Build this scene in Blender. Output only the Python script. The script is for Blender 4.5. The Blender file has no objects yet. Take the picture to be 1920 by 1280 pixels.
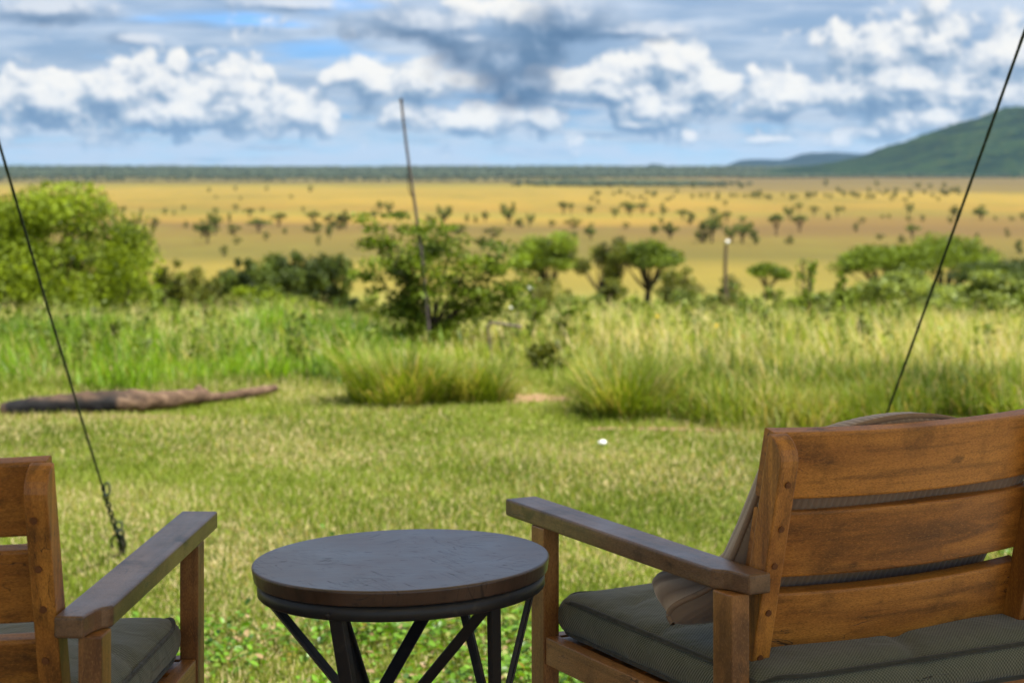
import bpy, bmesh, math, random
import numpy as np
from mathutils import Vector, Matrix

# ------------------------------------------------------------------ camera, sky, sun, exposure
scene = bpy.context.scene
COL = scene.collection
F = 3500.0                     # focal length in pixels of a 1920 px wide frame
HZ = 315.0                     # horizon row
CAMZ = 1.45                    # eye height above the lawn
USE_HAZE = True
EXPO = 1.35
SUN_EL, SUN_AZ = math.radians(60), math.radians(118)     # azimuth right of the view direction (+Y)

cam_d = bpy.data.cameras.new('camera')
cam = bpy.data.objects.new('camera', cam_d); COL.objects.link(cam)
cam.location = (0, 0, CAMZ); cam.rotation_euler = (math.pi/2, 0, 0)
cam_d.sensor_width = 36.0; cam_d.lens = F/1920*36
cam_d.shift_y = -(640-HZ)/1920
cam_d.clip_start = 0.05; cam_d.clip_end = 60000
cam_d.dof.use_dof = True; cam_d.dof.focus_distance = 2.75; cam_d.dof.aperture_fstop = 7.1
scene.camera = cam

vs = scene.view_settings
vs.view_transform = 'Standard'; vs.look = 'None'; vs.exposure = EXPO; vs.gamma = 1.0
vs.use_curve_mapping = False
scene.render.engine = 'CYCLES'
scene.cycles.max_bounces = 8; scene.cycles.transparent_max_bounces = 6
scene.cycles.volume_bounces = 0
scene.cycles.use_denoising = True

sun_d = bpy.data.lights.new('sun', 'SUN'); sun_d.energy = 5.0; sun_d.angle = math.radians(0.53)
sun_d.color = (1.0, 0.95, 0.86)
sun = bpy.data.objects.new('sun', sun_d); COL.objects.link(sun)
sdir = Vector((math.sin(SUN_AZ)*math.cos(SUN_EL), math.cos(SUN_AZ)*math.cos(SUN_EL), math.sin(SUN_EL)))
sun.rotation_euler = sdir.to_track_quat('Z', 'Y').to_euler()


class NT:
    """small helper to write node graphs as expressions"""
    def __init__(self, tree): self.t = tree; self.n = tree.nodes; self.l = tree.links
    def new(self, kind, **kw):
        nd = self.n.new(kind)
        for k, v in kw.items(): setattr(nd, k, v)
        return nd
    def put(self, sock, v):
        if isinstance(v, bpy.types.NodeSocket): self.l.new(v, sock)
        elif v is not None: sock.default_value = v
    def m(self, op, a, b=None, c=None, clamp=False):
        nd = self.new('ShaderNodeMath', operation=op, use_clamp=clamp)
        self.put(nd.inputs[0], a)
        if b is not None: self.put(nd.inputs[1], b)
        if c is not None: self.put(nd.inputs[2], c)
        return nd.outputs[0]
    def v(self, op, a, b=None, c=None):
        nd = self.new('ShaderNodeVectorMath', operation=op)
        self.put(nd.inputs[0], a)
        if b is not None: self.put(nd.inputs[3 if op == 'SCALE' else 1], b)
        if c is not None: self.put(nd.inputs[2], c)
        return nd.outputs['Value'] if op in ('LENGTH', 'DOT_PRODUCT', 'DISTANCE') else nd.outputs[0]
    def xyz(self, x, y, z):
        nd = self.new('ShaderNodeCombineXYZ')
        for i, q in enumerate((x, y, z)): self.put(nd.inputs[i], q)
        return nd.outputs[0]
    def sep(self, v):
        nd = self.new('ShaderNodeSeparateXYZ'); self.put(nd.inputs[0], v); return nd.outputs
    def noise(self, v, scale=1.0, detail=4.0, rough=0.55, lac=2.0, dist=0.0):
        nd = self.new('ShaderNodeTexNoise'); self.put(nd.inputs['Vector'], v)
        nd.inputs['Scale'].default_value = scale; nd.inputs['Detail'].default_value = detail
        nd.inputs['Roughness'].default_value = rough; nd.inputs['Lacunarity'].default_value = lac
        nd.inputs['Distortion'].default_value = dist
        return nd.outputs[0]
    def vor(self, v, scale=1.0, feature='F1', rand=1.0):
        nd = self.new('ShaderNodeTexVoronoi', feature=feature); self.put(nd.inputs['Vector'], v)
        nd.inputs['Scale'].default_value = scale; nd.inputs['Randomness'].default_value = rand
        return nd.outputs['Distance']
    def mix(self, f, a, b):
        nd = self.new('ShaderNodeMix', data_type='RGBA'); nd.clamp_factor = True
        self.put(nd.inputs[0], f); self.put(nd.inputs[6], a); self.put(nd.inputs[7], b)
        return nd.outputs[2]
    def step(self, x, lo, hi):
        nd = self.new('ShaderNodeMapRange', interpolation_type='SMOOTHSTEP')
        self.put(nd.inputs[0], x); self.put(nd.inputs[1], lo); self.put(nd.inputs[2], hi)
        return nd.outputs[0]
    def lin(self, x, lo, hi, a=0.0, b=1.0):
        nd = self.new('ShaderNodeMapRange')
        for i, q in enumerate((x, lo, hi, a, b)): self.put(nd.inputs[i], q)
        return nd.outputs[0]
    def ramp(self, x, stops):
        nd = self.new('ShaderNodeValToRGB'); self.put(nd.inputs[0], x)
        e = nd.color_ramp.elements
        while len(e) < len(stops): e.new(0.5)
        for el, (p, c) in zip(e, stops): el.position = p; el.color = c4(c)
        return nd.outputs[0]

def c4(c): return (c[0], c[1], c[2], 1.0)
def srgb(r, g, b):
    f = lambda q: ((q/255+0.055)/1.055)**2.4 if q/255 > 0.04045 else q/255/12.92
    return (f(r), f(g), f(b), 1.0)

def make_world():
    w = bpy.data.worlds.new('World'); scene.world = w; w.use_nodes = True
    t = w.node_tree; t.nodes.clear(); N = NT(t)
    geo = N.new('ShaderNodeTexCoord').outputs['Generated']
    d = N.v('NORMALIZE', geo)
    x, y, z = N.sep(d)
    # cloud density as a node group, read twice to shade the puffs
    g = bpy.data.node_groups.new('cloud_density', 'ShaderNodeTree')
    g.interface.new_socket('P', in_out='INPUT', socket_type='NodeSocketVector')
    g.interface.new_socket('Q', in_out='INPUT', socket_type='NodeSocketVector')
    g.interface.new_socket('D', in_out='OUTPUT', socket_type='NodeSocketFloat')
    g.interface.new_socket('G', in_out='OUTPUT', socket_type='NodeSocketFloat')
    G = NT(g); gi = G.new('NodeGroupInput'); go = G.new('NodeGroupOutput')
    P = gi.outputs['P']; Q = gi.outputs['Q']
    def blobs(lst):
        acc = None
        for (px, py, rx, ry) in lst:
            u, v = (px-960)/100, (HZ-py)/100
            k = G.v('LENGTH', G.v('MULTIPLY_ADD', P, (100/rx, 100/ry, 0), (-u*100/rx, -v*100/ry, 0)))
            acc = k if acc is None else G.m('SMOOTH_MIN', acc, k, 0.25)
        return acc
    white = [(10,185,95,62), (110,195,80,55), (245,180,85,52), (320,150,100,52), (400,165,110,62), (480,175,60,62), (560,215,80,36), (612,232,24,34), (350,215,210,36),
             (642,145,34,22), (715,150,70,50), (790,155,70,50), (760,215,120,40), (900,225,130,34), (1000,215,110,34),
             (1185,122,70,46), (1262,118,65,46), (1140,165,110,50), (1330,165,130,52), (1460,185,130,50), (1240,205,190,40), (1060,160,70,40),
             (1640,95,95,60), (1745,75,120,60), (1850,105,80,58), (1680,160,160,60), (1560,180,130,44), (1830,175,110,50), (1740,225,140,30), (1940,190,80,40),
             (905,16,62,36), (850,150,80,26), (985,30,60,30), (1190,235,60,16), (1440,262,50,12), (1290,255,24,24)]
    grey = [(930,110,125,80), (975,165,80,52), (1075,42,100,46), (800,50,165,34), (1010,90,70,70), (110,28,120,26), (540,8,110,16), (880,75,110,36), (1175,60,150,20), (262,78,60,14)]
    n1 = G.noise(Q, 0.85, 6.0, 0.60, 2.1, 0.15)
    n2 = G.noise(Q, 2.6, 2.0, 0.6)
    vb = G.vor(G.v('ADD', Q, G.v('SCALE', G.xyz(n2, n1, n2), 0.5)), 2.1)
    bill = G.m('ADD', G.m('MULTIPLY', G.m('SUBTRACT', n1, 0.5), 2.7), G.m('MULTIPLY', G.m('SUBTRACT', 0.42, vb), 0.60))
    pv = G.sep(P)
    # elsewhere on the horizon ring: cumulus fields of the same kind
    ring = G.noise(G.v('MULTIPLY', Q, (0.22, 0.22, 0.7)), 1.0, 2.0, 0.5)
    vmask = G.m('SUBTRACT', 1.0, G.m('ABSOLUTE', G.m('MULTIPLY_ADD', pv[1], 0.55, -0.75)))
    aside = G.step(G.m('ABSOLUTE', pv[0]), 9.8, 13.0)
    rest = G.m('SUBTRACT', G.m('MULTIPLY', G.m('MULTIPLY', vmask, aside), G.m('MULTIPLY_ADD', ring, 2.4, -0.6)), 0.35)
    small = G.m('MULTIPLY_ADD', G.m('SUBTRACT', 1.0, G.m('ABSOLUTE', G.m('MULTIPLY_ADD', pv[1], 1.3, -0.9))), 0.66, -0.50)
    mw = G.m('MULTIPLY_ADD', G.m('SUBTRACT', 1.0, blobs(white)), 0.90, 0.10)
    mw = G.m('MAXIMUM', G.m('MAXIMUM', mw, rest), small)
    mg = G.m('SUBTRACT', 1.0, blobs(grey))
    G.l.new(G.m('ADD', mw, bill), go.inputs['D'])
    G.l.new(G.m('ADD', mg, G.m('MULTIPLY', bill, 0.75)), go.inputs['G'])

    az = N.m('ARCTAN2', x, y); el = N.m('ARCSINE', z)
    U = N.m('MULTIPLY', az, F/100); V = N.m('MULTIPLY', el, F/100)
    hl = N.m('MAXIMUM', N.m('SQRT', N.m('ADD', N.m('MULTIPLY', x, x), N.m('MULTIPLY', y, y))), 0.001)
    def sample(du, dv):
        nd = N.new('ShaderNodeGroup'); nd.node_tree = g
        N.l.new(N.xyz(N.m('ADD', U, du), N.m('ADD', V, dv), 0.0), nd.inputs['P'])
        N.l.new(N.xyz(N.m('ADD', N.m('MULTIPLY', N.m('DIVIDE', x, hl), F/100), du), N.m('MULTIPLY', N.m('DIVIDE', y, hl), F/100), N.m('MULTIPLY', N.m('ADD', V, dv), 1.15)), nd.inputs['Q'])
        return nd.outputs['D'], nd.outputs['G']
    D0, G0 = sample(0, 0); D1, G1 = sample(0.16, 0.40); D2, G2 = sample(0.05, 0.10)
    k = 2.0**-EXPO
    def C(r, g_, b): q = srgb(r, g_, b); return (q[0]*k, q[1]*k, q[2]*k, 1)
    sky = N.new('ShaderNodeTexSky', sky_type='NISHITA'); sky.sun_disc = False
    sky.sun_elevation = SUN_EL; sky.sun_rotation = SUN_AZ; sky.altitude = 1500; sky.air_density = 1.0; sky.dust_density = 0.6; sky.ozone_density = 2.0
    clear = N.v('MULTIPLY', sky.outputs[0], (0.030, 0.048, 0.075))
    # layer cloud, drawn out along the horizon (a plane high above the ground)
    zz = N.m('ADD', N.m('MAXIMUM', z, 0.0), 0.045)
    plane = N.xyz(N.m('DIVIDE', x, zz), N.m('DIVIDE', y, zz), 0.0)
    s1 = N.noise(N.v('ADD', plane, (3.1, 0.6, 0.0)), 0.75, 4.0, 0.56, 2.0, 0.35)
    s2 = N.noise(N.v('ADD', plane, (7.3, 2.1, 4.0)), 1.1, 4.0, 0.58)
    cov = N.step(N.m('ADD', s1, N.m('MULTIPLY', N.step(V, 0.3, 1.9), 0.22)), 0.47, 0.66)
    layer = N.mix(N.step(s2, 0.36, 0.64), C(150,174,200), C(210,220,231))
    low = N.mix(N.step(V, 0.0, 1.7), C(190,220,240), C(70,142,202))
    base = N.mix(N.m('MULTIPLY', N.step(V, 3.4, 0.6), 0.95), clear, low)
    base = N.mix(N.m('MULTIPLY', cov, 0.88), base, layer)
    # pale streaks low over the horizon
    st = N.noise(N.v('MULTIPLY', N.xyz(U, V, 0.0), (0.6, 2.4, 1.0)), 1.0, 4.0, 0.58)
    base = N.mix(N.m('MULTIPLY', N.m('MULTIPLY', N.step(st, 0.38, 0.58), N.step(V, 2.4, 0.3)), 0.90), base, C(204,217,232))
    # white cumulus
    wa = N.step(D0, -0.14, 0.24)
    body = N.step(D0, 0.1, 1.6)
    lit = N.m('ADD', N.m('MULTIPLY_ADD', N.m('SUBTRACT', D0, D1), 0.55, 0.44), N.m('MULTIPLY', N.m('SUBTRACT', D0, D2), 0.50))
    lit = N.m('MULTIPLY_ADD', body, -0.02, lit)
    wcol = N.ramp(lit, [(0.0, C(116,148,182)), (0.26, C(152,177,202)), (0.48, C(198,209,222)), (0.68, C(236,239,242)), (0.98, C(255,253,248))])
    base = N.mix(N.m('MULTIPLY', wa, N.m('MULTIPLY_ADD', N.step(V, 0.1, 0.9), 0.37, 0.60)), base, wcol)
    # grey cloud
    ga = N.step(G0, -0.35, 0.60)
    gl = N.m('ADD', N.m('MULTIPLY_ADD', N.m('SUBTRACT', G0, G1), 0.50, 0.26), N.m('MULTIPLY', N.m('SUBTRACT', G0, G2), 0.35))
    gcol = N.ramp(gl, [(0.0, C(64,102,142)), (0.34, C(94,127,162)), (0.64, C(146,169,196)), (1.0, C(226,232,240))])
    base = N.mix(N.m('MULTIPLY', ga, 0.86), base, gcol)
    # below the horizon: the colour of the land
    base = N.mix(N.step(z, -0.001, -0.02), base, C(120,120,80))
    bg = N.new('ShaderNodeBackground'); N.l.new(base, bg.inputs[0]); bg.inputs[1].default_value = 1.0
    out = N.new('ShaderNodeOutputWorld'); N.l.new(bg.outputs[0], out.inputs[0])
    w.cycles.sampling_method = 'MANUAL'; w.cycles.sample_map_resolution = 512
make_world()

# ------------------------------------------------------------------ helpers
rng = np.random.default_rng(7)
random.seed(7)

def W(px, py, Y):
    """the point of the photograph's column and row at the distance Y"""
    return Vector(((px-960)/F*Y, Y, CAMZ+(HZ-py)/F*Y))

def link(o, parent=None):
    COL.objects.link(o)
    if parent is not None: o.parent = parent
    return o
def tag(o, label=None, cat=None, group=None, kind=None):
    if label: o['label'] = label
    if cat: o['category'] = cat
    if group: o['group'] = group
    if kind: o['kind'] = kind
    return o
def empty(name, loc=(0,0,0), rotz=0.0, label=None, cat=None, group=None):
    o = bpy.data.objects.new(name, None); o.empty_display_size = 0.1
    o.location = loc; o.rotation_euler = (0,0,rotz); link(o)
    return tag(o, label, cat, group)
def copy_tree(o, parent=None):
    c = o.copy(); link(c); c.parent = parent
    for ch in list(o.children): copy_tree(ch, c)
    return c
def mesh_np(name, verts, quads=None, tris=None, mat=None, tint=None, smooth=False, parent=None, uv=None):
    """one mesh object from numpy arrays; tint is a value per face kept as an attribute"""
    me = bpy.data.meshes.new(name)
    verts = np.asarray(verts, dtype=np.float32).reshape(-1, 3)
    me.vertices.add(len(verts)); me.vertices.foreach_set('co', verts.ravel())
    loops = []; starts = []; pos = 0
    for arr, k in ((quads, 4), (tris, 3)):
        if arr is None or len(arr) == 0: continue
        arr = np.asarray(arr, dtype=np.int32).reshape(-1, k)
        loops.append(arr.ravel()); starts.append(pos + np.arange(len(arr), dtype=np.int32)*k); pos += arr.size
    loops = np.concatenate(loops); starts = np.concatenate(starts)
    me.loops.add(len(loops)); me.loops.foreach_set('vertex_index', loops)
    me.polygons.add(len(starts)); me.polygons.foreach_set('loop_start', starts)
    if tint is not None:
        a = me.attributes.new('tint', 'FLOAT', 'FACE'); a.data.foreach_set('value', np.asarray(tint, dtype=np.float32))
    me.update(calc_edges=True)
    if smooth: me.polygons.foreach_set('use_smooth', np.ones(len(starts), dtype=bool))
    if mat: me.materials.append(mat)
    o = bpy.data.objects.new(name, me)
    return link(o, parent)
def mesh_bm(name, bm, mat, parent=None, smooth=False):
    me = bpy.data.meshes.new(name); bm.normal_update(); bm.to_mesh(me); bm.free()
    if smooth: me.polygons.foreach_set('use_smooth', [True]*len(me.polygons))
    if mat: me.materials.append(mat)
    return link(bpy.data.objects.new(name, me), parent)
def prism(bm, pts, depth, axis_fn, bevel=0.0, seg=2):
    """extrude the outline pts (2D) to depth; axis_fn(a, b, t) gives the 3D point"""
    lo = [bm.verts.new(axis_fn(a, b, 0.0)) for a, b in pts]
    hi = [bm.verts.new(axis_fn(a, b, depth)) for a, b in pts]
    fs = [bm.faces.new(lo[::-1]), bm.faces.new(hi)]
    n = len(pts)
    for i in range(n): fs.append(bm.faces.new((lo[i], lo[(i+1) % n], hi[(i+1) % n], hi[i])))
    bmesh.ops.recalc_face_normals(bm, faces=fs)
    if bevel:
        es = {e for f in fs for e in f.edges if e.calc_face_angle(0) > 0.5}
        bmesh.ops.bevel(bm, geom=list(es), offset=bevel, segments=seg, profile=0.6, affect='EDGES')
    return bm
def box(bm, lo, hi, bevel=0.002, seg=2):
    (x0,y0,z0),(x1,y1,z1) = lo, hi
    return prism(bm, [(x0,y0),(x1,y0),(x1,y1),(x0,y1)], z1-z0, lambda a,b,t: (a,b,z0+t), bevel, seg)
def tube_np(path, rad, sides=6, cap=True):
    """tapered tube along a path -> verts, quads"""
    path = np.asarray(path, float); rad = np.broadcast_to(np.asarray(rad, float), (len(path),))
    tan = np.gradient(path, axis=0); tan /= np.linalg.norm(tan, axis=1, keepdims=True)+1e-9
    ref = np.array([0.37, 0.93, 0.05]) if abs(tan[0][2]) > 0.7 else np.array([0, 0, 1.0])
    a = np.cross(tan, ref); a /= np.linalg.norm(a, axis=1, keepdims=True)+1e-9
    b = np.cross(tan, a)
    th = np.linspace(0, 2*np.pi, sides, endpoint=False)
    v = path[:,None,:] + rad[:,None,None]*(np.cos(th)[None,:,None]*a[:,None,:] + np.sin(th)[None,:,None]*b[:,None,:])
    n = len(path); i = np.arange(n-1)[:,None]*sides; j = np.arange(sides)[None,:]; j2 = (j+1) % sides
    q = np.stack([i+j, i+j2, i+sides+j2, i+sides+j], -1).reshape(-1,4)
    return v.reshape(-1,3), q
class Acc:
    def __init__(self): self.v=[]; self.q=[]; self.t=[]; self.n=0; self.tint=[]
    def add(self, v, q=None, t=None):
        self.v.append(v)
        if q is not None: self.q.append(np.asarray(q)+self.n)
        if t is not None: self.t.append(np.asarray(t)+self.n)
        self.n += len(v)
    def build(self, name, mat, parent=None, smooth=True):
        return mesh_np(name, np.concatenate(self.v), np.concatenate(self.q) if self.q else None, np.concatenate(self.t) if self.t else None, mat, smooth=smooth, parent=parent)

# ------------------------------------------------------------------ materials
def new_mat(name):
    m = bpy.data.materials.new(name); m.use_nodes = True
    t = m.node_tree; t.nodes.clear(); N = NT(t)
    out = N.new('ShaderNodeOutputMaterial')
    return m, N, out
def principled(N, out, color, rough=0.6, spec=0.5, normal=None, **kw):
    b = N.new('ShaderNodeBsdfPrincipled')
    N.put(b.inputs['Base Color'], color); N.put(b.inputs['Roughness'], rough); N.put(b.inputs['Specular IOR Level'], spec)
    if normal is not None: N.put(b.inputs['Normal'], normal)
    for k_, v_ in kw.items(): N.put(b.inputs[k_], v_)
    N.l.new(b.outputs[0], out.inputs[0]); return b
def bump(N, h, strength=0.3, dist=0.002, normal=None):
    nd = N.new('ShaderNodeBump'); N.put(nd.inputs['Height'], h); nd.inputs['Strength'].default_value = strength; nd.inputs['Distance'].default_value = dist
    if normal is not None: N.put(nd.inputs['Normal'], normal)
    return nd.outputs[0]
def obj_co(N): return N.new('ShaderNodeTexCoord').outputs['Object']

def wood_mat(name, axis, light, mid, dark, grime=0.6, rough=0.42, seed=0.0, coat=0.0):
    """stained hardwood: figure drawn out along one axis, knots, scratches and grime"""
    m, N, out = new_mat(name)
    rnd = N.new('ShaderNodeObjectInfo').outputs['Random']
    co = N.v('ADD', obj_co(N), N.xyz(N.m('MULTIPLY', rnd, 7.0), N.m('MULTIPLY', rnd, 3.1), seed))
    s = [9.0, 9.0, 9.0]; s[axis] = 1.3
    p = N.v('MULTIPLY', co, tuple(s))
    warp = N.noise(p, 0.8, 3.0, 0.5)
    pw = N.v('ADD', p, N.v('SCALE', N.xyz(warp, warp, warp), 1.6))
    g1 = N.noise(pw, 1.6, 6.0, 0.62)
    fine = [210.0, 210.0, 210.0]; fine[axis] = 5.0
    g2 = N.noise(N.v('MULTIPLY', co, tuple(fine)), 0.35, 3.0, 0.6)
    blot = N.noise(co, 11.0, 5.0, 0.6)
    spots = N.noise(N.v('MULTIPLY', co, tuple(2.2 if i != axis else 1.0 for i in range(3))), 9.0, 4.0, 0.62)
    col = N.ramp(g1, [(0.30, dark), (0.46, mid), (0.66, light)])
    col = N.mix(N.m('MULTIPLY', N.step(g2, 0.48, 0.68), 0.62), col, c4(tuple(q*0.42 for q in mid)))
    col = N.mix(N.m('MULTIPLY', N.step(blot, 0.50, 0.70), grime), col, c4(tuple(q*0.22 for q in mid)))
    col = N.mix(N.m('MULTIPLY', N.step(spots, 0.62, 0.72), grime), col, c4((0.012,0.008,0.005)))
    # pores, and drying cracks that follow the grain
    pore = N.noise(N.v('MULTIPLY', co, tuple(900.0 if i != axis else 220.0 for i in range(3))), 1.0, 2.0, 0.6)
    col = N.mix(N.m('MULTIPLY', N.step(pore, 0.48, 0.70), 0.55), col, c4(tuple(q*0.25 for q in mid)))
    col = N.mix(N.m('MULTIPLY', N.step(pore, 0.46, 0.28), 0.35), col, c4(tuple(min(1, q*1.25+0.02) for q in light)))
    ck = N.noise(N.v('MULTIPLY', co, tuple(34.0 if i != axis else 5.0 for i in range(3))), 1.0, 3.0, 0.55, 2.0, 0.8)
    crack = N.m('MULTIPLY', N.step(N.m('ABSOLUTE', N.m('SUBTRACT', ck, 0.5)), 0.010, 0.002), N.step(N.noise(co, 7.0, 2.0, 0.5), 0.55, 0.64))
    col = N.mix(N.m('MULTIPLY', crack, 0.85), col, c4((0.010,0.006,0.004)))
    rg = N.m('MULTIPLY_ADD', blot, 0.35, rough-0.16)
    h = N.m('ADD', N.m('MULTIPLY', g2, 0.6), N.m('SUBTRACT', N.m('MULTIPLY', N.noise(co, 60.0, 4.0, 0.6), 0.7), N.m('ADD', N.m('MULTIPLY', pore, 0.5), crack)))
    principled(N, out, col, rg, 0.5, bump(N, h, 0.35, 0.0014), **({'Coat Weight': coat, 'Coat Roughness': 0.22, 'Coat IOR': 1.6} if coat else {}))
    return m
L_, M_, D_ = (0.55,0.240,0.040), (0.34,0.132,0.022), (0.075,0.028,0.008)
wood = [wood_mat('stained_wood_%s' % 'xyz'[i], i, L_, M_, D_) for i in range(3)]
arm_wood = wood_mat('worn_arm_wood', 1, (0.24,0.135,0.068), (0.15,0.080,0.038), (0.045,0.024,0.013), 0.8, 0.36, 3.0, 0.12)
pale_wood = wood_mat('pale_post_wood', 2, (0.44,0.225,0.070), (0.31,0.138,0.036), (0.12,0.046,0.013), 0.6, 0.45, 5.0)
rail_wood = wood_mat('rail_wood', 1, (0.52,0.26,0.09), (0.38,0.17,0.05), (0.17,0.07,0.02), 0.5, 0.45, 9.0)

def table_wood():
    m, N, out = new_mat('table_top_wood')
    co = obj_co(N)
    big = N.noise(co, 7.0, 5.0, 0.6); fine = N.noise(N.v('MULTIPLY', co, (14.0, 90.0, 14.0)), 1.0, 5.0, 0.65)
    # scratches: thin bands of stretched, rotated noise
    scr = None
    for ang, sc in ((0.3, 1.0), (1.1, 1.3), (2.3, 0.8), (0.75, 1.7)):
        rot = N.new('ShaderNodeVectorRotate'); N.put(rot.inputs['Vector'], co); rot.inputs['Angle'].default_value = ang
        q = N.noise(N.v('ADD', N.v('MULTIPLY', rot.outputs[0], (5.0*sc, 70.0*sc, 1.0)), (ang*9, 0, 0)), 1.0, 2.0, 0.5, 2.0, 0.6)
        ln = N.m('MULTIPLY', N.step(N.m('ABSOLUTE', N.m('SUBTRACT', q, 0.5)), 0.012, 0.0), N.step(N.noise(N.v('ADD', co, (ang,3,0)), 9.0, 2.0), 0.54, 0.62))
        scr = ln if scr is None else N.m('MAXIMUM', scr, ln)
    chips = N.step(N.noise(N.v('MULTIPLY', co, (1.0, 2.6, 1.0)), 34.0, 4.0, 0.6), 0.66, 0.72)
    col = N.ramp(N.m('ADD', N.m('MULTIPLY', big, 0.6), N.m('MULTIPLY', fine, 0.4)), [(0.35, (0.028,0.015,0.009)), (0.55, (0.068,0.038,0.025)), (0.75, (0.125,0.076,0.052))])
    col = N.mix(N.m('MULTIPLY', N.m('MAXIMUM', scr, chips), 0.8), col, c4((0.010,0.008,0.007)))
    rg = N.m('ADD', N.m('MULTIPLY_ADD', big, 0.50, 0.14), N.m('MULTIPLY', N.m('MAXIMUM', scr, chips), 0.3))
    h = N.m('SUBTRACT', N.m('ADD', N.m('MULTIPLY', fine, 0.4), N.m('MULTIPLY', big, 0.8)), N.m('MULTIPLY', N.m('MAXIMUM', scr, chips), 0.8))
    principled(N, out, col, N.m('ADD', rg, 0.06), 0.5, bump(N, h, 0.35, 0.0018), **{'Coat Weight': 0.42, 'Coat Roughness': 0.22, 'Coat IOR': 1.55})
    return m
def metal_mat():
    m, N, out = new_mat('painted_dark_metal'); co = obj_co(N)
    a = N.noise(co, 30.0, 5.0, 0.6); b = N.noise(co, 260.0, 3.0, 0.6)
    col = N.mix(N.step(a, 0.55, 0.75), c4((0.022,0.023,0.026)), c4((0.060,0.050,0.044)))
    principled(N, out, col, N.m('MULTIPLY_ADD', a, 0.3, 0.28), 0.5, bump(N, N.m('ADD', a, N.m('MULTIPLY', b, 0.4)), 0.15, 0.001), **{'Metallic': 0.25})
    return m
def fabric_mat(name, base, check, thread=0.0026):
    """woven cloth: over-under threads with a darker check"""
    m, N, out = new_mat(name); co = obj_co(N)
    x, y, z = N.sep(co)
    k = 2*math.pi/thread
    u = N.m('SINE', N.m('MULTIPLY', x, k)); v = N.m('SINE', N.m('MULTIPLY', N.m('ADD', y, N.m('MULTIPLY', z, 0.9)), k))
    weave = N.m('MULTIPLY_ADD', N.m('MULTIPLY', u, v), 0.5, 0.5)
    wear = N.noise(co, 9.0, 5.0, 0.6); sl = N.noise(N.v('MULTIPLY', co, (300, 20, 20)), 1.0, 3.0)
    col = N.mix(weave, c4(check), c4(base))
    col = N.mix(N.m('MULTIPLY', N.step(sl, 0.5, 0.7), 0.25), col, c4(tuple(q*0.4 for q in base)))
    col = N.mix(N.m('MULTIPLY', N.step(wear, 0.5, 0.75), 0.4), col, c4(tuple(q*0.55 for q in base)))
    nrm = bump(N, N.noise(co, 22.0, 4.0, 0.55, 2.0, 0.6), 0.35, 0.012)
    principled(N, out, col, 0.9, 0.15, bump(N, weave, 0.5, 0.0008, nrm), **{'Sheen Weight': 0.25})
    return m
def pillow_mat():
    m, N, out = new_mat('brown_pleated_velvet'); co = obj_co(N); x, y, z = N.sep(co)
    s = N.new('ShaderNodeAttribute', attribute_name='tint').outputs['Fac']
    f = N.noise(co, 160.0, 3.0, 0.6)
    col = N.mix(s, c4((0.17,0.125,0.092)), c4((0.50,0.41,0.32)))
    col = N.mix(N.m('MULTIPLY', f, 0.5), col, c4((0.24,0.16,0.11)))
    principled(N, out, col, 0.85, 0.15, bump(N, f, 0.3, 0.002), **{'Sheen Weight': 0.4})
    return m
def plain_mat(name, col, rough=0.7, var=0.3, scale=20.0, spec=0.4, metallic=0.0):
    m, N, out = new_mat(name); co = obj_co(N); n = N.noise(co, scale, 5.0, 0.6)
    principled(N, out, N.mix(n, c4(tuple(q*(1-var) for q in col)), c4(tuple(q*(1+var) for q in col))), rough, spec, bump(N, n, 0.3, 0.004), Metallic=metallic)
    return m
def leaf_mat(name, dark, light, trans=0.45, rough=0.55, spec=0.25, extra=None, tmul=(1.25,1.2,0.5)):
    """leaves and blades: colour by the leaf's own tint, light passes through them"""
    m, N, out = new_mat(name)
    at = N.new('ShaderNodeAttribute', attribute_name='tint').outputs['Fac']
    stops = [(0.0, dark), (0.8, light)] if extra is None else [(0.0, dark), (0.72, light), (0.86, extra), (1.0, extra)]
    col = N.ramp(at, stops)
    b = N.new('ShaderNodeBsdfPrincipled'); N.put(b.inputs['Base Color'], col); b.inputs['Roughness'].default_value = rough; b.inputs['Specular IOR Level'].default_value = spec
    tr = N.new('ShaderNodeBsdfTranslucent'); N.put(tr.inputs[0], N.v('MULTIPLY', col, tmul))
    mx = N.new('ShaderNodeMixShader'); mx.inputs[0].default_value = trans
    N.l.new(b.outputs[0], mx.inputs[1]); N.l.new(tr.outputs[0], mx.inputs[2]); N.l.new(mx.outputs[0], out.inputs[0])
    return m
bark = plain_mat('grey_brown_bark', (0.10,0.075,0.05), 0.9, 0.5, 9.0, 0.1)
dark_bark = plain_mat('dark_bark', (0.045,0.035,0.026), 0.9, 0.5, 9.0, 0.1)
leaf_bush = leaf_mat('bush_leaves', (0.030,0.050,0.005), (0.25,0.33,0.016))
leaf_olive = leaf_mat('olive_leaves', (0.040,0.050,0.009), (0.19,0.21,0.032), 0.40)
leaf_dark = leaf_mat('dark_leaves', (0.020,0.034,0.008), (0.115,0.16,0.026), 0.35)
leaf_acacia = leaf_mat('acacia_leaves', (0.034,0.054,0.006), (0.18,0.25,0.018), 0.40)
leaf_pale = leaf_mat('pale_leaves', (0.075,0.105,0.022), (0.29,0.35,0.085), 0.45)
leaf_far = leaf_mat('far_tree_leaves', (0.052,0.070,0.016), (0.140,0.170,0.026), 0.35)
leaf_forest = leaf_mat('far_forest_leaves', (0.020,0.032,0.016), (0.055,0.070,0.030), 0.1)

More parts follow.
